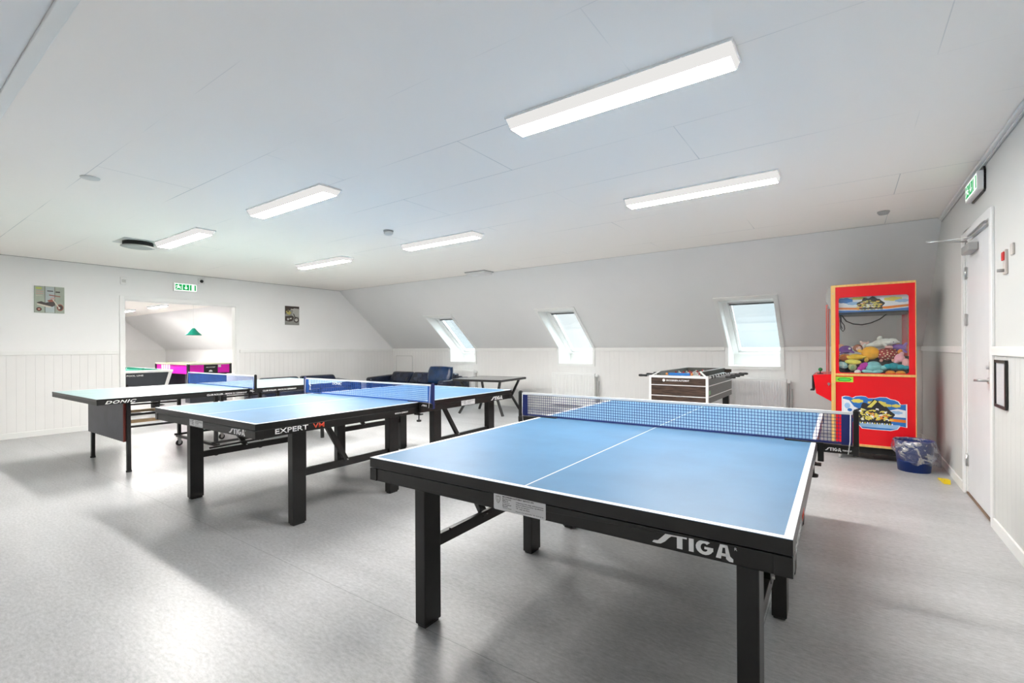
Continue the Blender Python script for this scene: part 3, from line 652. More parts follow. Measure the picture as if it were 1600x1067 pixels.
for sy in (-0.25, 0.25):
    for sx in (-0.50, 0.50):
        mb = MB(); mb.bar((sx,sy,0.703),(sx,sy,0.145),0.034,0.034,up=(0,1,0)); mb.build('upright', M_BLACKM, t)
        cs = MB(); cs.tube([(sx-0.008,sy,0.038),(sx+0.008,sy,0.038)],0.037,18); c = cs.build('caster_wheel', M_RUBBER, t)
        mb = MB(); mb.tube([(sx-0.010,sy,0.038),(sx+0.010,sy,0.038)],0.016,12); mb.box((sx-0.014,sy-0.014,0.038),(sx-0.010,sy+0.02,0.10)); mb.box((sx+0.010,sy-0.014,0.038),(sx+0.014,sy+0.02,0.10)); mb.box((sx-0.014,sy-0.02,0.095),(sx+0.014,sy+0.022,0.105)); mb.build('caster_fork', M_CHROME, c)
    mb = MB(); mb.bar((-0.56,sy,0.125),(0.56,sy,0.125),0.034,0.034); mb.build('base_bar', M_BLACKM, t, bevel=0.002)
for sx in (-0.50, 0.50):
    mb = MB(); mb.bar((sx,-0.30,0.150),(sx,0.30,0.150),0.026,0.026); mb.build('base_bar', M_BLACKM, t, bevel=0.002)
u2, w = (0,1,0), (0,0,1)
letters('lettering', 'DONIC', (W/2-0.0005,-L/2+0.06,0.710), u2, w, 0.24, 0.030, M_LETTER, t, shear=0.35, bold=0.03, spacing=1.15)
letters('lettering', 'CLUB ROLLER - MADE IN GERMANY', (W/2-0.0005,-0.45,0.712), u2, w, 0.42, 0.018, M_LETTER, t, bold=0.02)
letters('lettering', 'CLUB ROLLER - MADE IN GERMANY', (W/2-0.0005,0.15,0.712), u2, w, 0.42, 0.018, M_LETTER, t, bold=0.02)
mb = MB(); mb.tube([(W/2-0.04,-L/2+0.50,0.703),(W/2-0.04,-L/2+0.50,0.665)],0.006,8); mb.lathe([(0.0,0.650),(0.045,0.655),(0.045,0.660),(0.01,0.668)],(W/2-0.04,-L/2+0.50,0),16); mb.build('release_knob', M_BLACKM, t)
# ================================================================== CLAW MACHINE
def ring(mb, x0, x1, z0, z1, ix0, ix1, iz0, iz1, r, o, u, w, d, m=0, n=5):
    """plate with a rounded opening, in frame o,u,w with thickness vector d"""
    o = Vector(o); u = Vector(u); w = Vector(w); d = Vector(d)
    C = [((ix0+r,iz0+r),180,(x0,z0)),((ix1-r,iz0+r),270,(x1,z0)),((ix1-r,iz1-r),0,(x1,z1)),((ix0+r,iz1-r),90,(x0,z1))]
    inn = []; out = []
    for (cx,cz),a0,oc in C:
        for i in range(n+1):
            a = math.radians(a0+90*i/n); inn.append((cx+r*math.cos(a), cz+r*math.sin(a))); out.append(oc)
    N = len(inn)
    for i in range(N):
        j = (i+1)%N; p = [inn[i], inn[j], out[j]] + ([out[i]] if out[i] != out[j] else [])
        A = [o+u*a+w*b for a,b in p]; B = [q+d for q in A]; k = len(p)
        mb.add(A, [tuple(range(k))[::-1]], m); mb.add(B, [tuple(range(k))], m)
        mb.add([A[0],A[1],B[1],B[0]], [(0,1,2,3)], m)
        if k == 4: mb.add([A[2],A[3],B[3],B[2]], [(0,1,2,3)], m)
    return mb
CX, CY = 0.2175, 6.595
HX, HY, Z0, Z1, ZM = 0.3525, 0.375, 0.16, 1.87, 0.905
cm = thing('claw_machine', 'red claw machine with wooden edges full of plush toys by the right wall', 'claw machine', (CX,CY,0))
X, Z = (1,0,0), (0,0,1)
def S(x): return x-CX
def Q(y): return y-CY
# lower cabinet
mb = MB(); mb.box((-HX+0.012,-HY+0.008,Z0),(HX-0.004,HY-0.008,ZM-0.012)); mb.build('cabinet', M_RED, cm)
mb = MB(); mb.box((-HX+0.05,-HY+0.04,0.075),(HX-0.05,HY-0.04,Z0)); mb.build('plinth', M_DARK, cm)
# upper panels with openings on the two long sides, glazed
for sy in (-1, 1):
    mb = MB(); y = sy*HY
    ring(mb, -HX+0.03, HX, ZM+0.012, Z1-0.022, S(-0.068), S(0.516), 0.926, 1.735, 0.025, (0,y-sy*0.001,0), X, Z, (0,-sy*0.016,0)); mb.build('side_frame', M_RED, cm)
    mb = MB(); mb.box((-HX+0.04,y-sy*0.020,ZM+0.02),(HX-0.01,y-sy*0.024,Z1-0.03)); mb.build('side_glass', M_GLASS, cm)
mb = MB(); mb.box((HX-0.018,-HY+0.02,ZM+0.01),(HX-0.002,HY-0.02,Z1-0.022)); mb.build('rear_glass', M_GLASS, cm)
mb = MB(); mb.box((-HX+0.004,-HY+0.03,ZM+0.01),(-HX+0.010,HY-0.03,Z1-0.022)); mb.build('front_glass', M_GLASS, cm)
# wooden edge strips
mb = MB(); e = 0.042
for sy in (-1, 1):
    y0, y1 = sy*(HY+0.004), sy*(HY-0.018)
    mb.box((-HX-0.002,y0,Z0-0.01),(-HX+e-0.006,y1,Z1)); mb.box((-HX+e-0.006,y0,ZM-0.012),(HX,y1,ZM+0.012)); mb.box((-HX+e-0.006,y0,Z1-0.022),(HX+0.002,y1,Z1))
    mb.box((-HX+e-0.006,y0,Z0-0.012),(HX,y1,Z0+0.012)); mb.box((HX-0.004,y0+sy*0.0005,Z0),(HX+0.003,y1,Z1-0.02))
mb.build('edge_trim', M_YEL, cm, bevel=0.002)
mb = MB()
for z in (0.35,0.62,0.80,1.15,1.45,1.78): mb.tube([(-HX+0.015,-HY-0.0035,z),(-HX+0.015,-HY-0.006,z)],0.005,8)
mb.build('screw_heads', M_CHROME, cm)
mb = MB(); mb.box((-HX,-HY+0.004,Z1-0.015),(HX,HY-0.004,Z1-0.001)); mb.build('roof_panel', M_GREY, cm)
# slanting front with marquee and red posts
mb = MB(); mb.hexa([(-HX-0.05,-HY+0.01,1.72),(-HX-0.002,-HY+0.01,1.60),(-HX-0.002,HY-0.01,1.60),(-HX-0.05,HY-0.01,1.72)],[(-HX-0.035,-HY+0.01,Z1-0.03),(-HX-0.002,-HY+0.01,Z1-0.005),(-HX-0.002,HY-0.01,Z1-0.005),(-HX-0.035,HY-0.01,Z1-0.03)]); mb.build('marquee', M_GREY, cm)
for yp in (-HY+0.02, HY-0.02):
    mb = MB(); mb.bar((-HX-0.042,yp,0.905),(-HX-0.042,yp,1.66),0.014,0.014); mb.bar((-HX-0.049,yp,1.66),(-HX-0.004,yp,1.66),0.012,0.012); mb.build('front_post', mat('dull_red_post',(0.45,0.10,0.08),0.4), cm)
# control box with joystick
cb = MB()
cb.extr([(S(-0.305),0.893),(S(-0.137),0.905),(S(-0.137),0.606),(S(-0.278),0.690)], (0,-HY+0.015,0), X, Z, (0,2*HY-0.03,0)); cbo = cb.build('control_box', M_RED, cm, bevel=0.003)
mb = MB(); mb.box((S(-0.318),-HY+0.06,0.72),(S(-0.300),HY-0.06,0.885)); mb.box((S(-0.335),-HY+0.06,0.715),(S(-0.296),-HY+0.20,0.728)); mb.build('coin_panel', M_BLACKM, cbo, bevel=0.002)
mb = MB(); mb.lathe([(0.030,0.897),(0.030,0.905)],(S(-0.245),Q(6.40),0),18); mb.tube([(S(-0.245),Q(6.40),0.905),(S(-0.243),Q(6.40),0.935)],0.006,8); js = mb.build('joystick', M_BLACKM, cbo)
mb = MB(); mb.ball((S(-0.243),Q(6.40),0.948),0.021,16); mb.build('joystick_ball', mat('green_plastic',(0.02,0.22,0.06),0.25), js)
mb = MB(); mb.tube([(S(-0.16),-HY+0.014,0.80),(S(-0.16),-HY-0.004,0.80)],0.013,14); mb.tube([(S(-0.16),-HY-0.004,0.80),(S(-0.160),-HY-0.012,0.78)],0.004,6); mb.build('lock', M_CHROME, cbo)
# casters
for sx in (-1, 1):
    for sy in (-1, 1):
        xx, yy = sx*0.28, sy*0.335
        mb = MB(); mb.tube([(xx-0.012,yy,0.04),(xx+0.012,yy,0.04)],0.0395,20); wh = mb.build('caster_wheel', M_LGREY, cm)
        mb = MB(); mb.tube([(xx-0.014,yy,0.04),(xx+0.014,yy,0.04)],0.014,12); mb.box((xx-0.019,yy-0.016,0.035),(xx-0.014,yy+0.02,0.075)); mb.box((xx+0.014,yy-0.016,0.035),(xx+0.019,yy+0.02,0.075)); mb.box((xx-0.022,yy-0.025,0.075),(xx+0.022,yy+0.025,0.082)); mb.build('caster_fork', M_CHROME, wh)
# play field and sloping prize bed
mb = MB(); mb.box((-HX+0.012,-HY+0.026,ZM-0.012),(HX-0.02,HY-0.026,ZM-0.004)); mb.build('play_field', M_BLACKM, cm)
mb = MB(); mb.extr([(-HY+0.12,ZM-0.004),(HY-0.03,ZM-0.004),(HY-0.03,1.10),(-HY+0.30,1.10)], (-HX+0.02,0,0),(0,1,0),Z,(2*HX-0.05,0,0)); mb.build('prize_bed', mat('dark_felt',(0.05,0.05,0.05),0.9), cm)
# crane wires
mb = MB()
pts = [(-0.05,6.32,1.56),(0.0,6.38,1.485),(0.06,6.42,1.455),(0.14,6.48,1.445),(0.22,6.54,1.465),(0.30,6.58,1.505),(0.36,6.60,1.56)]
mb.tube([(S(a),Q(b),c) for a,b,c in pts],0.006,8)
mb.tube([(S(a),Q(b),c) for a,b,c in ((-0.05,6.32,1.56),(-0.045,6.31,1.48),(-0.02,6.31,1.44),(-0.015,6.31,1.40),(-0.03,6.31,1.37),(-0.05,6.31,1.40),(-0.055,6.31,1.50))],0.005,8)
mb.tube([(S(a),Q(b),c) for a,b,c in ((-0.055,6.32,1.56),(-0.05,6.32,1.44),(-0.035,6.32,1.40))],0.004,8)
mb.build('crane_cable', M_RUBBER, cm)
mb = MB(); mb.box((-HX+0.03,-HY+0.05,1.56),(HX-0.03,HY-0.05,1.575)); mb.build('crane_ceiling', M_BLACKM, cm)
# header picture behind the glass and the large picture below: clouds, sea and a heap of yellow shapes
PM = [mat('print_white',(0.78,0.80,0.84),0.35,var=0.03), mat('print_blue',(0.02,0.16,0.50),0.35,var=0.15), mat('print_yellow',(0.72,0.62,0.12),0.35,var=0.1), mat('print_black',(0.02,0.02,0.025),0.35), mat('print_orange',(0.80,0.22,0.02),0.35,var=0.08), mat('print_pale_blue',(0.30,0.50,0.75),0.35,var=0.15)]
def heap(cx, cy, rx, ry, rnd, lay):
    ps = [(3,lay,[(cx+rx*math.cos(a)*(0.9+0.1*math.sin(7*a)), cy+ry*max(-0.55,math.sin(a))*(0.9+0.12*math.cos(9*a))) for a in [2*PI*i/48 for i in range(48)]])]
    for i in range(95):
        a = rnd.uniform(0, PI); k = rnd.uniform(0.15, 0.92); x = cx+rx*k*math.cos(a); y = cy+ry*(k*math.sin(a)*0.95-0.28)
        b = rnd.uniform(0, PI); l = rx*rnd.uniform(0.05, 0.15); wd = ry*rnd.uniform(0.035,0.08)
        dx, dy = math.cos(b), math.sin(b); q = []
        for t_ in range(9):
            s_ = -1+2*t_/8; q.append((x+dx*l*s_ - dy*wd*(1-s_*s_) + 0.25*l*dy*s_*s_, y+dy*l*s_*1.2 + dx*wd*(1-s_*s_) - 0.25*l*dx*s_*s_))
        for t_ in range(7, 0, -1):
            s_ = -1+2*t_/8; q.append((x+dx*l*s_ + dy*wd*(1-s_*s_)*0.4 + 0.25*l*dy*s_*s_, y+dy*l*s_*1.2 - dx*wd*(1-s_*s_)*0.4 - 0.25*l*dx*s_*s_))
        ps.append(((2,2,0,2,2,4,2,0)[i % 8], lay+1+0.01*i, q))
    for i in range(16):
        x = cx+rx*(-0.85+1.7*i/15); y = cy-ry*0.50
        ps.append((0 if i % 2 else 2, lay+2, [(x-rx*0.035,y-ry*0.05),(x+rx*0.035,y-ry*0.05),(x+rx*0.028,y+ry*0.05),(x-rx*0.028,y+ry*0.05)]))
    return ps
def cloud(cx, cy, rx, ry, m, lay, k=7, ph=0.0):
    return (m, lay, [(cx+rx*math.cos(a)*(0.86+0.14*abs(math.sin(k*a/2+ph))), cy+ry*math.sin(a)*(0.80+0.20*abs(math.sin(k*a/2+ph)))) for a in [2*PI*i/60 for i in range(60)]])
def seascape(rnd, header):
    if header:
        ps = [(0,0,[(0,0.1),(1,0.1),(1,1),(0,1)])]
        ps += [cloud(0.12,0.80,0.12,0.16,1,1), cloud(0.24,0.62,0.10,0.10,5,1.2,9), cloud(0.78,0.78,0.13,0.12,2,1,6), cloud(0.90,0.66,0.10,0.10,5,1.3,8), cloud(0.32,0.90,0.12,0.08,2,1.1)]
        ps += [(4,2,[(0,0.30),(0.3,0.24),(0.7,0.24),(1,0.34),(1,0.46),(0.7,0.38),(0.3,0.36),(0,0.42)]), (1,2.2,[(0,0.0),(1,0.06),(1,0.28),(0.7,0.20),(0.3,0.20),(0,0.24)])]
        ps += heap(0.48,0.48,0.20,0.50,rnd,3)
    else:
        top = [(0,0.93),(0.05,0.96),(0.12,0.95),(0.17,0.91),(0.22,0.96),(0.31,0.98),(0.38,0.97),(0.42,0.92),(0.52,0.93),(0.60,0.97),(0.70,0.97),(0.76,0.92),(0.83,0.90),(0.88,0.86),(0.91,0.78),(1.0,0.80)]
        bot = [(1.0,0.15),(0.90,0.17),(0.86,0.08),(0.76,0.03),(0.50,0.03),(0.32,0.04),(0.28,0.12),(0.2,0.2),(0.1,0.24),(0,0.26)]
        def grow(p, k): return [(0.5+(x-0.5)*k, 0.5+(y-0.5)*(k+0.01)) for x,y in p]
        ps = [(0,0,grow(top+bot,1.0)), (1,1,grow(top+bot,0.965))]
        ps += [(0,2,[(0.02,0.45),(0.98,0.42),(0.98,0.62),(0.86,0.66),(0.74,0.60),(0.62,0.66),(0.5,0.62),(0.40,0.66),(0.28,0.60),(0.2,0.66),(0.12,0.84),(0.02,0.88)])]
        ps += [cloud(0.25,0.83,0.10,0.06,2,3), cloud(0.55,0.80,0.15,0.06,2,3,8), cloud(0.68,0.74,0.10,0.05,2,3.1,6), cloud(0.84,0.74,0.07,0.05,2,3.1,6), cloud(0.09,0.68,0.05,0.09,5,3.2,9), cloud(0.13,0.56,0.04,0.05,1,3.3,9), cloud(0.84,0.55,0.10,0.05,5,3.2,8)]
        ps += [(4,3,[(0.02,0.34),(0.98,0.28),(0.98,0.36),(0.7,0.38),(0.02,0.42)]), (5,3.1,[(0.30,0.09),(0.84,0.09),(0.90,0.20),(0.28,0.20)])]
        ps += heap(0.50,0.42,0.33,0.42,rnd,4)
        ps += [(2,6,[(0.40,0.66),(0.52,0.88),(0.56,0.84),(0.47,0.66)]),(3,5.9,[(0.37,0.60),(0.50,0.90),(0.58,0.86),(0.53,0.60)])]
    return ps
poly_mark('picture', seascape(random.Random(3), False), (S(-0.045),-HY+0.0078,0.325), X, Z, 0.545, 0.365, PM, cm, depth=0.0004)
poly_mark('header_picture', seascape(random.Random(5), True), (S(-0.085),-HY+0.055,1.555), X, Z, 0.615, 0.185, PM, cm, depth=0.0004)
mb = MB(); mb.box((S(-0.085),-HY+0.0555,1.565),(S(0.53),-HY+0.062,1.76)); mb.build('header_board', M_BLACKM, cm)
gs = poly_mark('green_sticker', [(0,0,[(0,0),(1,0),(1,1),(0,1)]),(1,1,[(0.1,0.5),(0.2,0.75),(0.5,0.85),(0.8,0.75),(0.92,0.5),(0.8,0.22),(0.5,0.14),(0.2,0.22)]),(2,2,[(0.15,0.5),(0.25,0.66),(0.5,0.74),(0.78,0.66),(0.86,0.5),(0.78,0.32),(0.5,0.24),(0.25,0.32)])], (S(-0.098),-HY+0.0065,0.825), X, Z, 0.155, 0.056, [mat('lime',(0.36,0.72,0.04),0.4), mat('dark_lime',(0.02,0.20,0.02),0.4), mat('bright_green',(0.08,0.62,0.08),0.4)], cm, depth=0.0005)

# ---------------------------------------------------------------- plush toys
def plush(name, c, col, label, cat='plush toy', parts=(), body=(), m2=None):
    """body: ellipsoids merged as one soft body; parts: (name, colour, ellipsoids)"""
    t = thing(name, label, cat, c, 0, 'plush toys in the claw machine')
    def soft(nm, els, colr):
        mt = mat('plush_%s' % '_'.join('%02d' % int(v*99) for v in colr), colr, 0.9, var=0.10, scale=25, bump=0.5, bscale=160)
        mb = MB()
        for (x,y,z,rx,ry,rz,ang) in els: mb.ball((x,y,z),(rx,ry,rz),14,0,Matrix.Rotation(math.radians(ang),3,'Y'))
        return mb.build(nm, mt, t)
    soft('body', body, col)
    for nm, colr, els in parts: soft(nm, els, colr)
    return t
BLK = (0.02,0.02,0.02)
plush('plush_dolphin',(0.314,6.50,1.242),(0.80,0.80,0.76),'white plush dolphin lying on top of the toy pile','plush toy',
  [('fin',(0.80,0.80,0.76),[(-0.02,0,0.052,0.030,0.012,0.022,-50)]),('tail_fin',(0.80,0.80,0.76),[(-0.158,0,-0.030,0.035,0.03,0.010,-20),(-0.15,0,-0.018,0.012,0.035,0.016,30)]),('flipper',(0.80,0.80,0.76),[(0.03,-0.045,-0.03,0.035,0.012,0.014,40)]),('eye',BLK,[(0.095,-0.038,0.012,0.005,0.004,0.005,0)])],
  [(0,0,0,0.105,0.050,0.045,-14),(0.085,0,0.018,0.050,0.042,0.036,0),(-0.075,0,-0.016,0.075,0.032,0.026,-16),(-0.12,0,-0.028,0.045,0.018,0.014,-10),(0.128,0,0.010,0.024,0.018,0.013,0)])
def oval(name, c, col, label, r, parts=(), extra=()): return plush(name, c, col, label, 'plush toy', parts, [(0,0,0,*r,0)]+list(extra))
oval('plush_fish',(0.21,6.39,1.135),(0.88,0.42,0.02),'orange yellow oval plush toy in the middle of the pile',(0.082,0.055,0.072),[('flipper',(0.88,0.50,0.05),[(-0.035,-0.02,-0.07,0.02,0.015,0.03,20),(-0.085,0,0.02,0.03,0.015,0.018,20)])])
oval('plush_pig',(0.351,6.40,1.122),(0.32,0.03,0.03),'maroon plush toy covered in white and yellow spots',(0.098,0.058,0.066),
  [('spots',(0.85,0.70,0.45),[(math.cos(a)*q*0.086, -0.052*math.sqrt(max(0.05,1-q*q))-0.004, math.sin(a)*q*0.058, 0.008,0.004,0.007,0) for q,a in [(0.0,0),(0.35,0.3),(0.35,1.5),(0.35,2.8),(0.35,4.1),(0.35,5.3),(0.68,0.0),(0.68,0.8),(0.68,1.6),(0.68,2.4),(0.68,3.2),(0.68,4.0),(0.68,4.8),(0.68,5.6),(0.9,0.4),(0.9,1.2),(0.9,2.0),(0.9,2.8),(0.9,3.6),(0.9,4.5),(0.9,5.2),(0.9,5.9)]]),('ear',(0.80,0.30,0.05),[(0.105,-0.01,0.03,0.020,0.012,0.028,35)]),('foot',(0.75,0.35,0.30),[(-0.05,-0.02,-0.066,0.016,0.014,0.018,0),(0.05,-0.02,-0.064,0.016,0.014,0.018,0)])])
oval('plush_octopus',(-0.008,6.45,1.172),(0.20,0.07,0.42),'purple plush toy at the left edge of the pile',(0.062,0.05,0.045),[('arm',(0.24,0.10,0.45),[(0.05,-0.03,-0.02,0.035,0.015,0.014,25),(-0.03,-0.03,-0.035,0.03,0.015,0.012,-30)]),('eye',(0.8,0.8,0.75),[(0.035,-0.045,0.012,0.012,0.008,0.012,0)])])
oval('plush_duck',(0.085,6.38,1.092),(0.85,0.55,0.02),'yellow orange plush toy beside the orange brown one',(0.075,0.05,0.033),[('wing',(0.85,0.60,0.05),[(-0.055,-0.02,-0.01,0.035,0.02,0.018,30),(0.07,-0.02,0.0,0.03,0.02,0.012,-20)])])
oval('plush_mushroom',(0.052,6.33,0.985),(0.55,0.58,0.30),'green plush mushroom toy with a wide yellow cap',(0.040,0.035,0.042),[('cap',(0.88,0.80,0.12),[(0.006,0,0.055,0.075,0.05,0.028,4)]),('belly_patch',(0.25,0.45,0.20),[(0.0,-0.02,-0.005,0.022,0.02,0.028,15)])])
oval('plush_bean',(0.141,6.32,0.985),(0.45,0.02,0.36),'magenta plush toy leaning diagonally against the pale blue one',(0.030,0.03,0.045),[],[(0.018,0,0.02,0.028,0.028,0.035,40),(-0.018,0,-0.020,0.030,0.026,0.030,40)])
oval('plush_turtle',(0.235,6.33,0.985),(0.25,0.60,0.62),'pale teal plush turtle at the bottom centre of the pile',(0.075,0.05,0.048),[('head',(0.25,0.60,0.62),[(0.085,-0.01,-0.005,0.034,0.03,0.026,0)]),('flipper',(0.30,0.65,0.66),[(-0.05,-0.035,-0.048,0.055,0.02,0.022,8),(0.03,-0.035,-0.045,0.05,0.02,0.020,-10)]),('shell',(0.22,0.52,0.56),[(0.0,0,0.020,0.062,0.045,0.045,0)])])
oval('plush_cube',(-0.032,6.325,1.003),(0.40,0.68,0.75),'light blue boxy plush toy in the lower left of the pile',(0.040,0.035,0.036),[('stripe',(0.75,0.85,0.85),[(0,-0.02,0.0,0.038,0.018,0.006,0),(0,-0.022,0.0,0.006,0.016,0.034,0)])],[(-0.015,0,0.015,0.028,0.03,0.025,0),(0.015,0,-0.014,0.028,0.03,0.025,0)])
oval('plush_caterpillar',(0.40,6.335,0.997),(0.01,0.32,0.40),'dark teal shaggy plush caterpillar at the right of the pile',(0.05,0.045,0.038),[('segment',(0.01,0.36,0.46),[(0.055,-0.01,-0.006,0.04,0.035,0.028,0),(0.10,-0.01,-0.012,0.032,0.03,0.022,0),(-0.05,-0.01,-0.004,0.035,0.035,0.030,0)])])
oval('plush_bunny',(0.452,6.37,1.083),(0.85,0.40,0.48),'pink plush toy below the purple one on the right',(0.045,0.035,0.045),[('ear',(0.88,0.45,0.52),[(-0.025,-0.01,-0.035,0.028,0.02,0.020,-40),(0.015,0,0.04,0.02,0.015,0.028,30)])])
oval('plush_bear',(0.502,6.345,1.03),(0.85,0.42,0.42),'salmon pink plush toy in the right corner of the pile',(0.034,0.035,0.052),[('paw',(0.9,0.55,0.55),[(-0.02,-0.02,-0.04,0.018,0.015,0.02,0)])])
oval('plush_starfish',(0.455,6.50,1.19),(0.22,0.08,0.42),'purple plush toy behind the dolphin nose on the right',(0.065,0.05,0.040),[('arm',(0.28,0.12,0.48),[(0.05,-0.02,0.03,0.014,0.012,0.034,30),(0.04,-0.03,-0.03,0.035,0.015,0.014,40)]),('nose',(0.85,0.50,0.08),[(-0.045,-0.05,-0.03,0.022,0.012,0.010,-40)])])
oval('plush_ball',(0.096,6.285,0.932),(0.82,0.80,0.78),'small white plush ball at the bottom of the pile',(0.030,0.028,0.026))
oval('plush_crab',(0.372,6.295,0.930),(0.85,0.30,0.02),'orange plush toy at the bottom, left one of two',(0.042,0.03,0.024))
oval('plush_crab',(0.455,6.295,0.930),(0.85,0.33,0.03),'orange plush toy at the bottom, right one of two',(0.042,0.03,0.024))
oval('plush_monkey',(0.102,6.47,1.188),(0.42,0.14,0.08),'brown plush toy with a pale pink face near the top of the pile',(0.045,0.04,0.042),[('face',(0.88,0.62,0.55),[(0.008,-0.026,-0.006,0.028,0.02,0.026,0)]),('eye',BLK,[(0.0,-0.046,0.004,0.004,0.003,0.005,0),(0.02,-0.046,0.004,0.004,0.003,0.005,0)]),('ear',(0.88,0.62,0.55),[(-0.045,0,0.008,0.012,0.01,0.014,0),(0.048,0,0.008,0.012,0.01,0.014,0)])])
oval('plush_lamb',(0.165,6.55,1.225),(0.82,0.55,0.50),'pale pink plush toy left of the white dolphin tail',(0.038,0.035,0.034),[('ear',(0.85,0.60,0.55),[(-0.03,0,0.025,0.014,0.01,0.020,-30),(0.03,0,0.02,0.014,0.01,0.018,30)])])
oval('plush_lobster',(-0.012,6.40,1.085),(0.55,0.16,0.03),'orange brown plush toy at the left edge under the purple one',(0.060,0.045,0.040),[('claw',(0.80,0.30,0.05),[(-0.03,-0.035,0.022,0.024,0.014,0.010,-30),(0.035,-0.035,0.01,0.030,0.014,0.011,35)])])
oval('plush_chick',(-0.055,6.54,1.205),(0.85,0.50,0.32),'peach plush toy in the far left corner of the pile',(0.035,0.035,0.030))
oval('plush_seal',(0.37,6.44,1.195),(0.82,0.50,0.48),'pale pink plush toy under the dolphin belly',(0.035,0.028,0.022))
oval('plush_fox',(0.435,6.60,1.235),(0.80,0.38,0.18),'light orange plush toy behind the dolphin head',(0.035,0.03,0.022))

# ================================================================== BIN
b = thing('waste_bin', 'dark blue waste bin standing in front of the claw machine', 'waste bin', (0.53,6.0,0))
mb = MB(); mb.lathe([(0.0,0.012),(0.118,0.012),(0.122,0.0008),(0.125,0.0008),(0.150,0.285),(0.155,0.29),(0.155,0.297),(0.147,0.297),(0.143,0.28),(0.119,0.018),(0.0,0.018)], n=40); mb.build('bin_body', mat('navy_plastic',(0.008,0.035,0.19),0.35), b)
mb = MB()
for z,r in ((0.10,0.1345),(0.18,0.1415)): mb.lathe([(r,z-0.004),(r+0.0025,z),(r,z+0.004)], n=40, close=False)
mb.build('bin_rib', mat('navy_plastic',(0.008,0.035,0.19),0.35), b)
def film():
    m = bpy.data.materials.new('clear_film'); m.use_nodes = True; nt = m.node_tree; nt.nodes.clear(); N = nt.nodes; L_ = nt.links
    tr = N.new('ShaderNodeBsdfTransparent'); tr.inputs['Color'].default_value = (0.93,0.94,0.96,1)
    gl = N.new('ShaderNodeBsdfGlossy'); gl.inputs['Roughness'].default_value = 0.10; gl.inputs['Color'].default_value = (0.95,0.95,0.95,1)
    df = N.new('ShaderNodeBsdfTranslucent'); df.inputs['Color'].default_value = (0.8,0.82,0.85,1)
    nz = N.new('ShaderNodeTexNoise'); nz.inputs['Scale'].default_value = 14; nz.inputs['Detail'].default_value = 3; nz.inputs['Distortion'].default_value = 1.2
    tc = N.new('ShaderNodeTexCoord'); L_.new(tc.outputs['Object'], nz.inputs['Vector'])
    bp = N.new('ShaderNodeBump'); bp.inputs['Strength'].default_value = 1.0; bp.inputs['Distance'].default_value = 0.02; L_.new(nz.outputs['Fac'], bp.inputs['Height']); L_.new(bp.outputs['Normal'], gl.inputs['Normal'])
    a = N.new('ShaderNodeMixShader'); a.inputs[0].default_value = 0.45; L_.new(gl.outputs[0], a.inputs[1]); L_.new(df.outputs[0], a.inputs[2])
    x = N.new('ShaderNodeMixShader'); x.inputs[0].default_value = 0.30; fr_ = N.new('ShaderNodeValToRGB'); fr_.color_ramp.elements[0].position = 0.48; fr_.color_ramp.elements[0].color = (0.10,0.10,0.10,1); fr_.color_ramp.elements[1].position = 0.66; fr_.color_ramp.elements[1].color = (0.75,0.75,0.75,1); L_.new(nz.outputs['Fac'], fr_.inputs['Fac']); L_.new(fr_.outputs['Color'], x.inputs[0]); L_.new(tr.outputs[0], x.inputs[1]); L_.new(a.outputs[0], x.inputs[2])
    o = N.new('ShaderNodeOutputMaterial'); L_.new(x.outputs[0], o.inputs[0]); return m
rnd = random.Random(11); n = 72; vs = []; fs = []; rows = 14
for j in range(rows):
    t_ = j/(rows-1)
    for i in range(n):
        a = 2*PI*i/n
        hem = 0.17 + 0.06*math.sin(a*1+2.0) + 0.018*math.sin(3*a+1) + 0.008*math.sin(11*a)
        if j == 0: r, z = 0.141, 0.262
        elif j == 1: r, z = 0.1415, 0.290
        elif j == 2: r, z = 0.149, 0.3015
        elif j == 3: r, z = 0.1585, 0.3005
        else:
            q = (j-3)/(rows-4); fl = 0.5+0.5*math.sin(a-0.3)
            r = 0.162+0.034*math.sin(q*PI*0.62)*(0.35+0.65*(0.5+0.5*math.cos(a-0.2)))+q*0.006*math.sin(9*a+q*4)+0.005*math.sin(17*a-6*q)*q; z = 0.297-q*hem+0.004*math.sin(8*a+5*q)
        vs.append((r*math.cos(a), r*math.sin(a), z))
for j in range(rows-1):
    for i in range(n): fs.append((j*n+i, j*n+(i+1)%n, (j+1)*n+(i+1)%n, (j+1)*n+i))
mb = MB(); mb.add(vs, fs, 0, True); bg = mb.build('bin_liner', film()); bg.location = (0.53,6.0,0)
tag(bg, 'crumpled clear plastic bag hanging over the rim of the blue bin', 'bin liner')
md = bg.modifiers.new('s','SOLIDIFY'); md.thickness = 0.0006
# yellow door wedge
mb = MB(); mb.extr([(0,0.001),(0.19,0.001),(0.19,0.012),(0.06,0.038),(0,0.040)], (0.735,5.555,0),(-0.10,0.995,0),(0,0,1),(-0.045,-0.004,0)); wd = mb.build('door_wedge', mat('yellow_rubber',(0.85,0.62,0.01),0.5), bevel=0.003); tag(wd, 'yellow wedge lying on the floor by the skirting next to the door', 'door wedge')

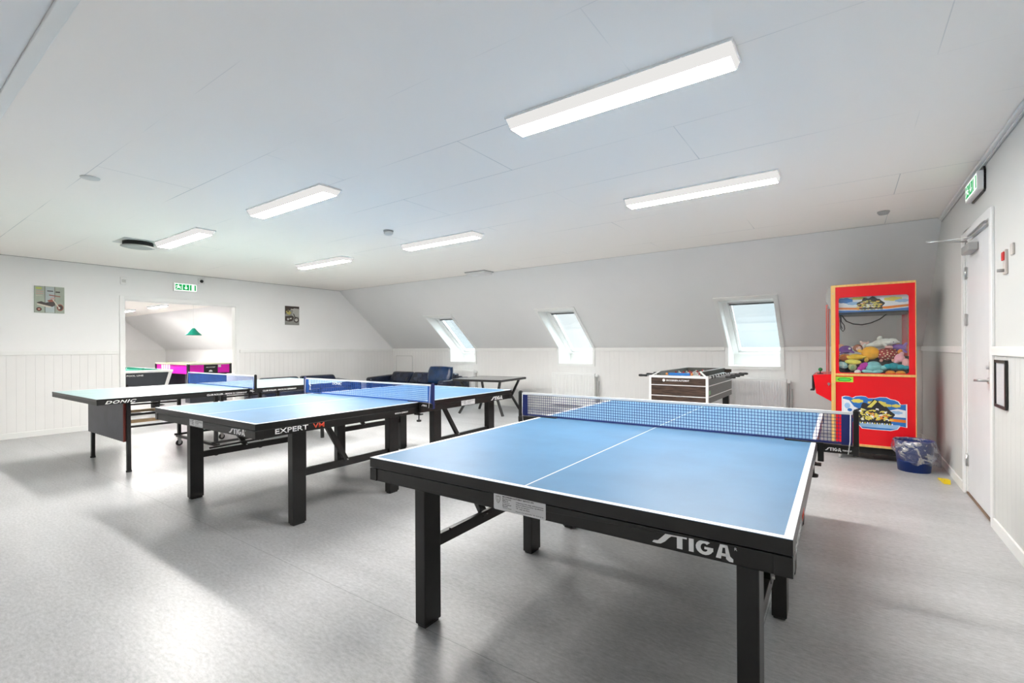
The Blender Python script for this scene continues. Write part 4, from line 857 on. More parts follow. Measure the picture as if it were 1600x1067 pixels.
# ================================================================== FOOTBALL TABLE
M_WOOD = mat('dark_wood_grain',(0.030,0.017,0.012),0.35,scale=9,stretch=(1,1,9),col2=(0.10,0.06,0.042))
M_GREYW = mat('grey_panel',(0.13,0.13,0.12),0.4,var=0.15,scale=30,stretch=(1,1,4))
fx0, fx1, fy0, fy1, fz0, fz1 = -2.075, -1.365, 6.0, 7.45, 0.52, 0.845
ft = thing('football_table', 'dark wood-grain football table with pale edge strips in front of the back wall', 'football table', ((fx0+fx1)/2,(fy0+fy1)/2,0))
hx, hy = (fx1-fx0)/2, (fy1-fy0)/2
mb = MB(); tk = 0.02
mb.box((-hx,-hy,fz0),(hx,-hy+tk,fz1-0.01)); mb.build('end_panel', M_WOOD, ft); mb = MB(); mb.box((-hx,hy-tk,fz0),(hx,hy,fz1+0.04)); mb.build('end_panel', M_WOOD, ft)
for sx in (-1,1):
    mb = MB(); mb.box((sx*hx,-hy+tk,fz0),(sx*(hx-tk),hy-tk,fz1-0.005)); mb.build('side_panel', M_GREYW, ft)
mb = MB(); mb.box((-hx+tk,-hy+tk,fz0+0.01),(hx-tk,hy-tk,fz0+0.03)); mb.build('bottom', M_BLACKM, ft)
mb = MB(); mb.box((-hx+tk,-hy+tk,0.735),(hx-tk,hy-tk,0.745)); mb.build('playing_field', mat('field_green',(0.03,0.16,0.07),0.4), ft)
mb = MB() # raised inner rims that lean outwards
for sx in (-1,1): mb.hexa([(sx*(hx-0.12),-hy+0.10,0.80),(sx*(hx-0.10),-hy+0.10,0.80),(sx*(hx-0.10),hy-0.04,0.80),(sx*(hx-0.12),hy-0.04,0.80)],[(sx*(hx-0.10),-hy+0.10,0.90),(sx*(hx-0.08),-hy+0.10,0.90),(sx*(hx-0.08),hy-0.04,0.90),(sx*(hx-0.10),hy-0.04,0.90)])
mb.box((-hx+0.1,hy-0.06,0.80),(hx-0.1,hy-0.04,0.90)); mb.build('inner_rim', M_GREYW, ft)
mb = MB() # pale strips
for z in (fz1-0.012, 0.733, 0.598): 
    e = 0.009 if z < 0.8 else 0.016
    mb.box((-hx-0.003,-hy-0.004,z-e/2),(hx+0.003,-hy+0.001,z+e/2))
    for sx in (-1,1): mb.box((sx*(hx+0.004),-hy,z-e/2),(sx*(hx-0.001),hy,z+e/2))
mb.box((-hx-0.004,-hy-0.006,fz0-0.005),(-hx+0.022,-hy+0.002,fz1+0.004)); mb.box((hx-0.022,-hy-0.006,fz0-0.005),(hx+0.004,-hy+0.002,fz1+0.004))
mb.box((hx-0.002,-hy-0.004,fz0-0.005),(hx+0.006,-hy+0.03,fz1+0.004)); mb.box((-hx-0.006,-hy-0.004,fz0-0.005),(-hx+0.002,-hy+0.03,fz1+0.004))
for sx in (-1,1): mb.bar((sx*(hx-0.11),-hy+0.10,0.903),(sx*(hx-0.11),hy-0.04,0.903),0.016,0.008)
mb.bar((-hx+0.01,hy-0.05,0.906),(hx-0.01,hy-0.05,0.906),0.02,0.01)
mb.bar((hx-0.02,-hy+0.01,0.845),(hx-0.11,-hy+0.10,0.903),0.02,0.01); mb.bar((-hx+0.02,-hy+0.01,0.845),(-hx+0.11,-hy+0.10,0.903),0.02,0.01)
mb.box((-hx,-hy-0.002,fz1-0.006),(hx,-hy+0.05,fz1+0.006)); mb.build('edge_strip', M_WHITE, ft)
mb = MB(); mb.box((-0.13,-hy+0.06,0.853),(0.13,-hy+0.085,0.885)); mb.tube([(-0.17,-hy+0.07,0.87),(0.17,-hy+0.07,0.87)],0.004,8); sc = mb.build('score_counter', mat('counter_blue',(0.02,0.16,0.50),0.4), ft)
mb = MB()
for x in (-0.155, 0.155): mb.ball((x,-hy+0.07,0.87),0.016,12)
mb.build('score_bead', mat('bead_orange',(0.75,0.30,0.08),0.4), sc)
for i in range(8):
    y = -hy+0.20+i*(2*hy-0.40)/7; z = 0.835; e = (0.13 if i % 2 else 0.03); e2 = (0.03 if i % 2 else 0.10)
    mb = MB(); mb.tube([(-hx-e2,y,z),(hx+e,y,z)],0.008,10); rod = mb.build('rod', M_CHROME, ft)
    s = 1 if i % 2 else -1; en = hx+e if s > 0 else hx+e2
    mb = MB(); mb.lathe([(0.010,s*en),(0.016,s*(en+0.012)),(0.014,s*(en+0.05)),(0.017,s*(en+0.09)),(0.014,s*(en+0.115)),(0.0,s*(en+0.12))],(0,y,z),14,axis='x'); mb.build('handle', M_RUBBER, rod)
    for sx in (-1,1):
        mb = MB(); mb.lathe([(0.020,sx*(hx-0.002)),(0.020,sx*(hx+0.010)),(0.013,sx*(hx+0.016))],(0,y,z),14,axis='x'); mb.build('bearing', M_RUBBER, rod)
    k = (1,2,3,5,5,3,2,1)[i]; pm = mat('player_red',(0.5,0.03,0.03),0.4) if i % 2 else mat('player_white',(0.7,0.7,0.68),0.4)
    for j in range(k):
        x = (j-(k-1)/2)*0.105
        mb = MB(); mb.box((x-0.013,y-0.010,z-0.045),(x+0.013,y+0.010,z+0.016)); mb.box((x-0.011,y-0.012,z-0.075),(x+0.011,y+0.010,z-0.045)); mb.ball((x,y,z+0.030),0.013,10); mb.build('player', pm, rod, bevel=0.002)
for sx in (-1,1):
    for sy in (-1,1):
        mb = MB(); mb.box((sx*(hx-0.02),sy*(hy-0.05),0.012),(sx*(hx-0.10),sy*(hy-0.13),fz0)); lg = mb.build('leg', M_BLACKM, ft, bevel=0.003)
        mb = MB(); mb.lathe([(0.03,0.0005),(0.03,0.012)],(sx*(hx-0.06),sy*(hy-0.09),0),16); mb.build('adjustable_foot', M_RUBBER, lg)
letters('lettering', 'BRODERSEN AUTOMAT', (-0.14,-hy-0.0006,0.782), (1,0,0),(0,0,1), 0.28, 0.022, M_LETTER, ft, bold=0.02)
poly_mark('round_emblem', [(0,0,[(0.5+0.5*math.cos(a),0.5+0.5*math.sin(a)) for a in [2*PI*i/16 for i in range(16)]])], (-0.19,-hy-0.0006,0.775),(1,0,0),(0,0,1),0.036,0.036,[M_LETTER],ft)
mb = MB(); mb.box((-0.02,-hy-0.010,0.590),(0.045,-hy-0.003,0.602)); mb.build('latch', M_CHROME, ft, bevel=0.002)
mb = MB(); mb.box((hx+0.0005,-hy+0.06,0.625),(hx+0.0015,-hy+0.14,0.675)); mb.build('green_sticker', mat('pale_green_print',(0.25,0.55,0.25),0.5), ft)
# ================================================================== LOW TABLE WITH WAISTED LEGS
ct = thing('low_table', 'low black square table with waisted splayed legs near the blue sofa cushion', 'table', (-5.46,7.0,0), math.radians(8))
mb = MB(); mb.box((-0.50,-0.50,0.622),(0.50,0.50,0.648)); mb.build('tabletop', mat('glossy_black_top',(0.05,0.055,0.065),0.14,var=0.1), ct, bevel=0.004)
mb = MB(); mb.box((-0.505,-0.505,0.612),(0.505,-0.49,0.650)); mb.box((-0.505,0.49,0.612),(0.505,0.505,0.650)); mb.box((-0.505,-0.49,0.612),(-0.49,0.49,0.650)); mb.box((0.49,-0.49,0.612),(0.505,0.49,0.650)); mb.build('edge_band', M_BLACKM, ct)
for sx in (-1,1):
    for sy in (-1,1):
        mb = MB(); mb.bar((sx*0.42,sy*0.38,0.622),(sx*0.30,sy*0.28,0.30),0.036,0.036,up=(0,1,0)); mb.bar((sx*0.30,sy*0.28,0.31),(sx*0.46,sy*0.36,0.004),0.036,0.036,up=(0,1,0)); mb.build('leg', M_BLACKM, ct)
mb = MB(); mb.hexa([(-0.26,-0.22,0.27),(0.26,-0.22,0.27),(0.26,0.22,0.27),(-0.26,0.22,0.27)],[(-0.32,-0.30,0.32),(0.32,-0.30,0.32),(0.32,0.30,0.32),(-0.32,0.30,0.32)]); mb.build('lower_shelf', M_BLACKM, ct)

# ================================================================== SOFAS
def soft_box(mb, c, s, m=0): mb.box((c[0]-s[0]/2,c[1]-s[1]/2,c[2]-s[2]/2),(c[0]+s[0]/2,c[1]+s[1]/2,c[2]+s[2]/2), m)
def soften(o, r, crown=0.02):
    md = o.modifiers.new('round','BEVEL'); md.width = r; md.segments = 4
    for p in o.data.polygons: p.use_smooth = True
def sofa(label, loc, rz, width, n, arm_h=0.57, back_h=0.66, m=None, backm=None):
    t = thing('sofa', label, 'sofa', loc, rz, None); a = 0.20; h = width/2
    mb = MB(); mb.box((-h+a,-0.38,0.07),(h-a,0.40,0.27)); o = mb.build('base', m, t); soften(o,0.02)
    for sx in (-1,1):
        mb = MB(); mb.hexa([(sx*(h-a),-0.42,0.07),(sx*h,-0.42,0.07),(sx*h,0.41,0.07),(sx*(h-a),0.41,0.07)],[(sx*(h-a),-0.42,arm_h-0.03),(sx*h,-0.42,arm_h-0.03),(sx*h,0.41,arm_h+0.02),(sx*(h-a),0.41,arm_h+0.02)]); o = mb.build('armrest', m, t); soften(o,0.05)
        for sy in (-0.35,0.34):
            mb = MB(); mb.box((sx*(h-0.04),sy-0.025,0.0005),(sx*(h-0.09),sy+0.025,0.07)); mb.build('leg', M_BLACKM, t)
    mb = MB(); mb.hexa([(-h+a,0.26,0.20),(h-a,0.26,0.20),(h-a,0.41,0.20),(-h+a,0.41,0.20)],[(-h+a,0.34,back_h-0.06),(h-a,0.34,back_h-0.06),(h-a,0.41,back_h-0.06),(-h+a,0.41,back_h-0.06)]); o = mb.build('back_frame', m, t); soften(o,0.03)
    w = (2*h-2*a)/n
    for i in range(n):
        x0 = -h+a+i*w; g = 0.008
        mb = MB(); mb.box((x0+g,-0.41,0.27),(x0+w-g,0.26,0.43)); o = mb.build('seat_cushion', m, t); soften(o,0.045)
        mb = MB(); mb.hexa([(x0+g,0.06,0.42),(x0+w-g,0.06,0.42),(x0+w-g,0.25,0.42),(x0+g,0.25,0.42)],[(x0+g+0.03,0.20,back_h),(x0+w-g-0.03,0.20,back_h),(x0+w-g-0.03,0.345,back_h),(x0+g+0.03,0.345,back_h)]); o = mb.build('back_cushion', backm or m, t); soften(o,0.045)
    return t
sofa('long black leather sofa against the back wall in the far corner, dark blue sheen', (-7.94,7.46,0), 0, 2.50, 3, m=M_LEATHER, backm=M_LEATHER)
sofa('black sofa along the left wall, right of the wide opening', (-8.86,5.36,0), PI/2, 2.05, 2, 0.55, 0.66, m=M_LEATHER)
mb = MB(); n = 20; vs = []; fs = []
for sgn in (1,-1):
    for i in range(n+1):
        for j in range(n+1):
            u_, v_ = -1+2*i/n, -1+2*j/n; k = (1-u_**4)*(1-v_**4)
            pin = 1-0.06*(u_*u_*v_*v_)
            vs.append((u_*0.35*pin, sgn*0.085*max(0,k)**0.45+0.006*math.sin(9*u_+4*v_)*k, v_*0.20*pin+0.01*math.sin(6*u_)*k))
N1 = (n+1)*(n+1)
for i in range(n):
    for j in range(n):
        a = i*(n+1)+j; fs.append((a,a+1,a+n+2,a+n+1)); fs.append((N1+a,N1+a+n+1,N1+a+n+2,N1+a+1))
mb.add(vs, fs, 0, True); cu = mb.build('cushion', M_BLUECU); cu.location = (-7.10,7.36,0.632); cu.rotation_euler = (math.radians(-14),0,0)
tag(cu, 'large dark blue shiny cushion standing on the right end of the back sofa', 'cushion')

# ================================================================== WALL ITEMS
def pos(y, z, d=0.0): return (XL+d, y, z)
M_GREEN = emit('exit_green_glow', (0.01,0.28,0.07), 0.2); M_EXW = emit('exit_white_glow', (0.85,1.0,0.88), 0.2)
def exit_sign(label, o, u, ww, hh, n, depth, parent_rot=0):
    t = thing('exit_sign', label, 'exit sign', o, 0, None); u = Vector(u); w = Vector((0,0,1)); n = Vector(n)
    mb = MB(); mb.extr([(0,0),(ww,0),(ww,hh),(0,hh)], n*0.001, u, w, n*(depth-0.002)); mb.build('sign_case', M_WHITE, t, bevel=0.003)
    g = 0.012
    P = [(1,0,[(0,0),(1,0),(1,1),(0,1)]), (0,1,[(0.03,0.10),(0.33,0.10),(0.33,0.90),(0.03,0.90)]),(0,1,[(0.36,0.10),(0.66,0.10),(0.66,0.90),(0.36,0.90)]),(0,1,[(0.69,0.10),(0.97,0.10),(0.97,0.90),(0.69,0.90)])]
    # running figure, arrow, door
    P += [(1,2,[(0.17+0.03*math.cos(a),0.76+0.085*math.sin(a)) for a in [2*PI*i/12 for i in range(12)]]),
          (1,2,[(0.15,0.68),(0.20,0.66),(0.22,0.48),(0.27,0.36),(0.30,0.36),(0.30,0.28),(0.25,0.26),(0.19,0.42),(0.14,0.30),(0.06,0.20),(0.045,0.26),(0.11,0.36),(0.14,0.50),(0.10,0.58),(0.06,0.50),(0.04,0.54),(0.09,0.68)]),
          (1,2.2,[(0.19,0.66),(0.26,0.56),(0.30,0.58),(0.30,0.53),(0.25,0.50),(0.19,0.58)]),
          (1,2,[(0.485,0.82),(0.535,0.82),(0.535,0.48),(0.60,0.48),(0.51,0.20),(0.42,0.48),(0.485,0.48)]),
          (1,2,[(0.77,0.12),(0.90,0.12),(0.90,0.86),(0.77,0.86)])]
    poly_mark('pictogram', P, n*(depth-0.0008)+u*g+w*g, u, w, ww-2*g, hh-2*g, [M_GREEN,M_EXW], t, depth=0.0005)
    return t
exit_sign('green emergency exit sign above the wide opening in the left wall', (XL,3.24,2.215), (0,1,0), 0.355, 0.145, (1,0,0), 0.035)
es = exit_sign('green emergency exit sign high on the right wall above the door', (XR,5.0,2.305), (0,-1,0), 0.40, 0.135, (-1,0,0), 0.048)
mb = MB(); mb.extr([(0.02,-0.012),(0.38,-0.012),(0.40,0.0),(0.40,0.135),(0.38,0.165),(0.02,0.165),(0,0.135),(0,0)], (-0.0008,0,0),(0,-1,0),(0,0,1),(-0.012,0,0)); mb.build('back_plate', M_BLACKM, es)
# security camera, small boxes
t = thing('security_camera', 'small white dome security camera with black lens beside the left exit sign', 'security camera', (XL,3.665,2.42))
mb = MB(); mb.box((0.0,-0.05,-0.045),(0.03,0.05,0.045)); mb.build('camera_housing', M_WHITE, t, bevel=0.008)
mb = MB(); mb.ball((0.036,0,0),0.028,16); mb.build('camera_lens', M_BLK_L, t)
t = thing('wall_sensor', 'small white motion sensor box on the left wall, left of the opening', 'sensor', (XL,2.56,2.31))
mb = MB(); mb.box((0.001,-0.042,-0.06),(0.028,0.042,0.06)); mb.build('sensor_case', M_WHITE, t, bevel=0.008)
mb = MB(); mb.box((0.028,-0.026,-0.03),(0.032,0.026,0.02)); mb.build('sensor_window', M_LGREY, t, bevel=0.001)
# motorcycle posters
def poster(label, y0, y1, z0, z1, mats, polys, depth):
    t = thing('wall_poster', label, 'wall picture', (XL,y0,z0)); W_, H_ = y1-y0, z1-z0
    mb = MB(); mb.box((0.001,0,0),(depth,W_,H_)); mb.build('board', mats[0], t, bevel=0.002)
    poly_mark('printed_motorcycle', polys, (depth,0,0), (0,1,0), (0,0,1), W_, H_, mats, t, depth=0.0004); return t
def circ(cx, cy, r, ry, k=20): return [(cx+r*math.cos(2*PI*i/k), cy+ry*math.sin(2*PI*i/k)) for i in range(k)]
pm = [mat('weathered_sage',(0.36,0.40,0.33),0.6,var=0.12,scale=9,stretch=(1,1,0.4)), mat('poster_dark',(0.05,0.035,0.03),0.5), mat('poster_rust',(0.28,0.08,0.05),0.5), mat('poster_cream',(0.62,0.56,0.46),0.5), mat('poster_lime',(0.45,0.52,0.12),0.5), mat('poster_pale_blue',(0.42,0.48,0.48),0.5), mat('poster_pink',(0.55,0.33,0.30),0.5)]
P = [(5,0,[(0.36,0.02),(0.66,0.02),(0.66,0.98),(0.36,0.98)]),(1,1,[(0.335,0.0),(0.352,0.0),(0.352,1),(0.335,1)]),(1,1,[(0.668,0.0),(0.682,0.0),(0.682,1),(0.668,1)]),
  (4,1,[(0.05,0.88),(0.24,0.88),(0.24,0.95),(0.05,0.95)]),(6,1,[(0.05,0.78),(0.29,0.78),(0.29,0.81),(0.05,0.81)]),(6,1,[(0.05,0.70),(0.29,0.70),(0.29,0.73),(0.05,0.73)]),(3,1,[(0.05,0.63),(0.27,0.63),(0.27,0.645),(0.05,0.645)]),
  (1,1,[(0.42,0.81),(0.62,0.81),(0.62,0.845),(0.42,0.845)]),(1,1,[(0.70,0.78),(0.85,0.78),(0.85,0.83),(0.70,0.83)]),(2,1,[(0.48,0.66),(0.86,0.62),(0.86,0.65),(0.48,0.70)]),
  (1,2,circ(0.15,0.13,0.09,0.075)),(2,3,circ(0.15,0.13,0.06,0.05)),(3,4,circ(0.15,0.13,0.025,0.02)),
  (2,2,circ(0.85,0.22,0.115,0.13)),(1,3,circ(0.85,0.22,0.085,0.095)),(3,4,circ(0.82,0.20,0.035,0.04)),
  (1,5,[(0.08,0.38),(0.22,0.43),(0.36,0.38),(0.50,0.42),(0.60,0.50),(0.66,0.44),(0.68,0.30),(0.60,0.24),(0.40,0.26),(0.28,0.30),(0.10,0.34)]),
  (3,6,[(0.08,0.30),(0.40,0.22),(0.54,0.20),(0.54,0.25),(0.40,0.28),(0.09,0.35)]),(3,7,[(0.59,0.50),(0.62,0.52),(0.84,0.20),(0.81,0.19)]),(2,6,[(0.42,0.47),(0.56,0.52),(0.66,0.50),(0.60,0.42),(0.46,0.42)]),(6,6.5,[(0.48,0.56),(0.64,0.60),(0.70,0.54),(0.56,0.53)])]
poster('square plank picture of an orange brown motorcycle on the left wall, left of the opening', 1.55, 1.865, 1.75, 2.13, pm, P, 0.018)
pm2 = [mat('poster_grey',(0.26,0.26,0.24),0.5,var=0.1), pm[1], mat('poster_mid_grey',(0.42,0.41,0.38),0.5), mat('poster_light',(0.60,0.58,0.52),0.5), mat('poster_ochre',(0.45,0.38,0.12),0.5)]
P = [(1,0,[(0,0.55),(0.35,0.80),(0.7,0.86),(1,0.82),(1,1),(0,1)]),(2,1,[(0.45,0.45),(0.98,0.45),(0.98,0.88),(0.6,0.90)]),(4,2,[(0.05,0.70),(0.22,0.80),(0.45,0.66),(0.30,0.52),(0.14,0.58)]),(1,3,[(0.14,0.72),(0.22,0.66),(0.26,0.74),(0.20,0.79)]),
  (1,2,[(0.0,0.44),(0.30,0.48),(0.52,0.50),(0.62,0.42),(0.52,0.22),(0.30,0.17),(0.0,0.22)]),(3,3,[(0.32,0.36),(0.46,0.38),(0.46,0.32),(0.32,0.30)]),(2,3,circ(0.20,0.30,0.08,0.06)),(1,3,circ(0.78,0.28,0.19,0.15)),(2,4,circ(0.78,0.28,0.12,0.09)),(3,5,circ(0.80,0.26,0.04,0.03)),(1,4,[(0.54,0.62),(0.62,0.60),(0.80,0.30),(0.72,0.30)]),(3,2,[(0.40,0.86),(0.62,0.84),(0.62,0.80),(0.40,0.82)])]
poster('dark grey motorcycle picture on the left wall, right of the opening', 5.20, 5.505, 1.71, 2.095, pm2, P, 0.012)
# right wall: notice in a black frame, call point, switch
t = thing('framed_notice', 'paper notice in a black frame on the right wall beside the door', 'framed notice', (XR,4.30,0.82))
mb = MB(); wd_, hg = 0.26, 0.30; f = 0.018
for a,b in (((0,0),(wd_,f)),((0,hg-f),(wd_,hg)),((0,f),(f,hg-f)),((wd_-f,f),(wd_,hg-f))): mb.box((-0.022,-a[0],a[1]),(-0.0105,-b[0],b[1]))
mb.build('frame', M_BLACKM, t)
mb = MB(); mb.box((-0.014,-f,f),(-0.0105,-wd_+f,hg-f)); mb.build('paper', mat('paper_grey',(0.60,0.60,0.61),0.5,var=0.03), t)
mb = MB()
for i in range(9): mb.box((-0.0146,-0.045,0.07+i*0.02),(-0.0141,-0.20+0.02*(i%3),0.0735+i*0.02))
mb.build('print_lines', M_LGREY, t)
t = thing('fire_call_point', 'small beige box with red plate and round knob on the right wall above the notice', 'call point', (XR,4.09,1.72))
mb = MB(); mb.box((-0.014,-0.028,-0.075),(0.0,0.028,0.075)); mb.build('box_case', mat('beige_plastic',(0.55,0.50,0.46),0.5), t, bevel=0.004)
mb = MB(); mb.box((-0.022,-0.022,0.01),(-0.014,0.022,0.062)); mb.build('red_plate', mat('alarm_red',(0.62,0.02,0.02),0.4), t, bevel=0.003)
mb = MB(); mb.tube([(-0.014,0.0,-0.05),(-0.045,0.0,-0.05)],0.010,14); mb.build('knob', M_GREY, t)
mb = MB(); mb.box((-0.012,-0.025,-0.035),(0.0,0.025,0.035)); o = mb.build('light_switch', mat('beige_plastic',(0.55,0.50,0.46),0.5), bevel=0.004); o.location = (XR,3.945,1.775); tag(o, 'small plain beige switch box on the right wall, nearer than the red call point', 'switch')

# ================================================================== NEXT ROOM
pt = thing('pool_table', 'black pool table with white edging and green cloth in the next room', 'pool table', (-12.2,3.13,0))
hx, hy = 1.18, 0.68
mb = MB()
mb.hexa([(-hx+0.10,-hy+0.10,0.48),(hx-0.06,-hy+0.10,0.48),(hx-0.06,hy-0.10,0.48),(-hx+0.10,hy-0.10,0.48)],[(-hx+0.03,-hy+0.03,0.765),(hx-0.01,-hy+0.03,0.765),(hx-0.01,hy-0.03,0.765),(-hx+0.03,hy-0.03,0.765)]); mb.build('body', mat('charcoal_panel',(0.035,0.04,0.05),0.35), pt)
for sx in (-1,1):
    for sy in (-1,1):
        mb = MB(); mb.hexa([(sx*(hx-0.05),sy*(hy-0.14),0.47),(sx*(hx-0.05),sy*(hy-0.085),0.47),(sx*(hx-0.12),sy*(hy-0.085),0.47),(sx*(hx-0.12),sy*(hy-0.14),0.47)],[(sx*(hx+0.0),sy*(hy-0.075),0.77),(sx*(hx+0.0),sy*(hy-0.015),0.77),(sx*(hx-0.07),sy*(hy-0.015),0.77),(sx*(hx-0.07),sy*(hy-0.075),0.77)]); mb.build('corner_trim', M_WHITE, pt)
mb = MB()
mb.box((-hx,-hy,0.77),(-hx+0.10,hy,0.815)); mb.box((hx-0.10,-hy,0.77),(hx,hy,0.815)); mb.box((-hx+0.1,-hy,0.77),(hx-0.1,-hy+0.10,0.815)); mb.box((-hx+0.1,hy-0.10,0.77),(hx-0.1,hy,0.815)); mb.build('rail', M_WHITE, pt, bevel=0.008)
mb = MB(); mb.box((-hx+0.05,-hy+0.05,0.766),(hx-0.05,hy-0.05,0.785))
for sx in (-1,1): mb.box((sx*(hx-0.10),-hy+0.14,0.785),(sx*(hx-0.14),hy-0.14,0.822))
for sy in (-1,1):
    for a,b in ((-hx+0.16,-0.06),(0.06,hx-0.16)): mb.box((a,sy*(hy-0.10),0.785),(b,sy*(hy-0.14),0.822))
mb.build('cloth', mat('green_cloth',(0.01,0.20,0.13),0.9,bump=0.2,bscale=300), pt)
for sx in (-1,1):
    for sy in (-1,1):
        mb = MB(); mb.hexa([(sx*(hx-0.22)-0.05,sy*(hy-0.24)-0.05,0.0005),(sx*(hx-0.22)+0.05,sy*(hy-0.24)-0.05,0.0005),(sx*(hx-0.22)+0.05,sy*(hy-0.24)+0.05,0.0005),(sx*(hx-0.22)-0.05,sy*(hy-0.24)+0.05,0.0005)],[(sx*(hx-0.2)-0.08,sy*(hy-0.22)-0.08,0.48),(sx*(hx-0.2)+0.08,sy*(hy-0.22)-0.08,0.48),(sx*(hx-0.2)+0.08,sy*(hy-0.22)+0.08,0.48),(sx*(hx-0.2)-0.08,sy*(hy-0.22)+0.08,0.48)]); mb.build('leg', M_BLACKM, pt)
letters('lettering', 'POOL LINE', (hx-0.015+0.002,-0.07,0.705), (0,1,0), (0,0,1), 0.26, 0.030, M_LETTER, pt, bold=0.02)
mb = MB(); mb.box((hx-0.055,-0.12,0.50),(hx-0.035,-0.04,0.56)); mb.build('ball_return', M_DARK, pt)

ah = thing('air_hockey_table', 'bright magenta air hockey table in the next room', 'air hockey table', (-12.95,4.885,0))
hx, hy = 0.95, 0.465
M_MAG = mat('magenta_panel',(0.80,0.0,0.50),0.3,var=0.04)
mb = MB(); mb.box((-hx+0.02,-hy+0.02,0.66),(hx-0.01,hy-0.02,0.86)); mb.build('body', M_MAG, ah)
for sx in (-1,1):
    for sy in (-1,1):
        mb = MB(); mb.box((sx*hx,sy*(hy-0.05),0.64),(sx*(hx-0.05),sy*hy,0.885)); mb.build('corner_post', M_BLACKM, ah)
mb = MB(); mb.box((hx-0.012,-hy+0.05,0.64),(hx-0.002,hy-0.05,0.668)); mb.build('lower_rail', M_BLACKM, ah)
mb = MB(); mb.box((hx-0.012,-0.13,0.668),(hx-0.004,0.16,0.86)); mb.build('score_panel', M_BLK_L, ah)
mb = MB(); mb.box((hx-0.009,0.17,0.80),(hx-0.003,0.23,0.855)); mb.build('white_label', M_LETTER, ah)
letters('lettering', 'AIR HOCKEY', (hx-0.0035,-0.09,0.79), (0,1,0), (0,0,1), 0.20, 0.026, M_LETTER, ah, bold=0.02)
poly_mark('puck_emblem', [(0,0,[(0,0),(1,0),(0.9,0.6),(0.5,1),(0.1,0.6)])], (hx-0.0035,-0.03,0.70),(0,1,0),(0,0,1),0.08,0.045,[M_LETTER],ah)
mb = MB()
mb.box((-hx,-hy,0.862),(-hx+0.06,hy,0.90)); mb.box((hx-0.06,-hy,0.862),(hx,hy,0.90)); mb.box((-hx+0.06,-hy,0.862),(hx-0.06,-hy+0.05,0.90)); mb.box((-hx+0.06,hy-0.05,0.862),(hx-0.06,hy,0.90)); mb.build('rim', mat('cream_rim',(0.72,0.74,0.55),0.3), ah, bevel=0.01)
mb = MB(); mb.box((-hx+0.06,-hy+0.05,0.862),(hx-0.06,hy-0.05,0.872)); mb.build('playing_field', mat('field_white',(0.75,0.75,0.78),0.2), ah)
mb = MB()
for k in range(4): mb.box((-0.55+0.14*k,-hy-0.001+0.002,0.67),(-0.50+0.14*k,-hy+0.02,0.86))
mb.build('side_stripes', M_WHITE, ah)
for sx in (-1,1):
    mb = MB(); mb.box((sx*(hx-0.08),-hy+0.08,0.0005),(sx*(hx-0.34),hy-0.08,0.66)); mb.build('pedestal', mat('charcoal_panel',(0.035,0.04,0.05),0.35), ah)

t = thing('pendant_lamp', 'green conical pendant lamp hanging in the next room', 'pendant lamp', (-13.0,4.925,0))
mb = MB(); mb.lathe([(0.028,1.735),(0.055,1.70),(0.105,1.635),(0.165,1.575),(0.172,1.565),(0.168,1.562),(0.10,1.628),(0.05,1.69),(0.02,1.72)], n=32); mb.build('lamp_shade', mat('enamel_green',(0.0,0.22,0.15),0.3), t)
mb = MB(); mb.tube([(0,0,1.735),(0,0,ZC-0.04)],0.0025,6); mb.build('cord', M_LGREY, t)
mb = MB(); mb.lathe([(0.04,ZC-0.001),(0.04,ZC-0.03),(0.01,ZC-0.045)], n=20); mb.tube([(0,0,1.72),(0,0,1.76)],0.02,12); mb.build('ceiling_rose', M_WHITE, t)
mb = MB(); mb.ball((0,0,1.64),0.035,14); mb.build('bulb', M_LETTER, t)
mb = MB(); mb.box((XE+0.001,YNK,0.0),(XE+0.02,YB-0.03,ZR)); struct(mb.build('trim_15', M_TRIM))
mb = MB(); mb.box((XE,YB-0.024,1.147),(XL-0.14,YB-0.001,ZR)); struct(mb.build('trim_14', M_TRIM))

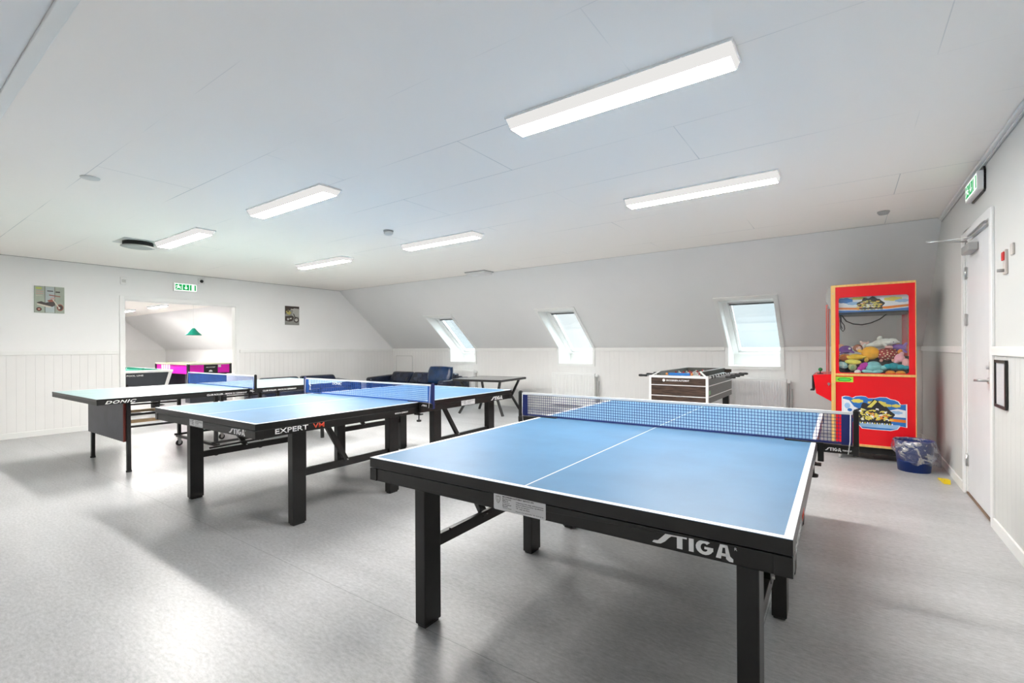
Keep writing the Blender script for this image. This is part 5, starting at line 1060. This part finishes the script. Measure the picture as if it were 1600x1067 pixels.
# ================================================================== WORLD, CAMERA, VIEW
w = bpy.data.worlds.new('overcast'); SC.world = w; w.use_nodes = True; nt = w.node_tree; N = nt.nodes; Lk = nt.links
bg = N['Background']; tc = N.new('ShaderNodeTexCoord'); nz = N.new('ShaderNodeTexNoise'); nz.inputs['Scale'].default_value = 3.0; nz.inputs['Detail'].default_value = 4
rp = N.new('ShaderNodeValToRGB'); rp.color_ramp.elements[0].color = (0.66,0.82,0.90,1); rp.color_ramp.elements[1].color = (0.92,0.98,1.0,1); rp.color_ramp.elements[0].position = 0.35; rp.color_ramp.elements[1].position = 0.65
Lk.new(tc.outputs['Generated'], nz.inputs['Vector']); Lk.new(nz.outputs['Fac'], rp.inputs['Fac']); Lk.new(rp.outputs['Color'], bg.inputs['Color'])
# overcast sky: several times brighter overhead than at the horizon
sx_ = N.new('ShaderNodeSeparateXYZ'); Lk.new(tc.outputs['Generated'], sx_.inputs[0])
mr = N.new('ShaderNodeMapRange'); mr.inputs[1].default_value = 0.10; mr.inputs[2].default_value = 0.75; mr.inputs[3].default_value = SKY; mr.inputs[4].default_value = SKY*9
Lk.new(sx_.outputs['Z'], mr.inputs[0]); Lk.new(mr.outputs[0], bg.inputs['Strength'])
cam = bpy.data.cameras.new('camera'); co = bpy.data.objects.new('camera', cam); COL.objects.link(co); SC.camera = co
yaw, roll = -0.6159, -0.0056
fw = Vector((math.sin(yaw), math.cos(yaw), 0)); r0 = Vector((math.cos(yaw), -math.sin(yaw), 0)); u0 = Vector((0,0,1))
r = r0*math.cos(roll)+u0*math.sin(roll); u = u0*math.cos(roll)-r0*math.sin(roll)
co.matrix_world = Matrix(((r.x,u.x,-fw.x,0),(r.y,u.y,-fw.y,0),(r.z,u.z,-fw.z,1.215),(0,0,0,1)))
cam.sensor_width = 36; cam.lens = 738.5*36/1600; cam.shift_y = (543.12-533.5)/1600; cam.clip_start = 0.02; cam.clip_end = 200
v = SC.view_settings; v.view_transform = 'Standard'; v.look = 'None'; v.gamma = 1; v.use_curve_mapping = False; v.exposure = EXPOSURE
SC.cycles.max_bounces = 12; SC.cycles.diffuse_bounces = 6; SC.cycles.transparent_max_bounces = 16; SC.cycles.use_denoising = True
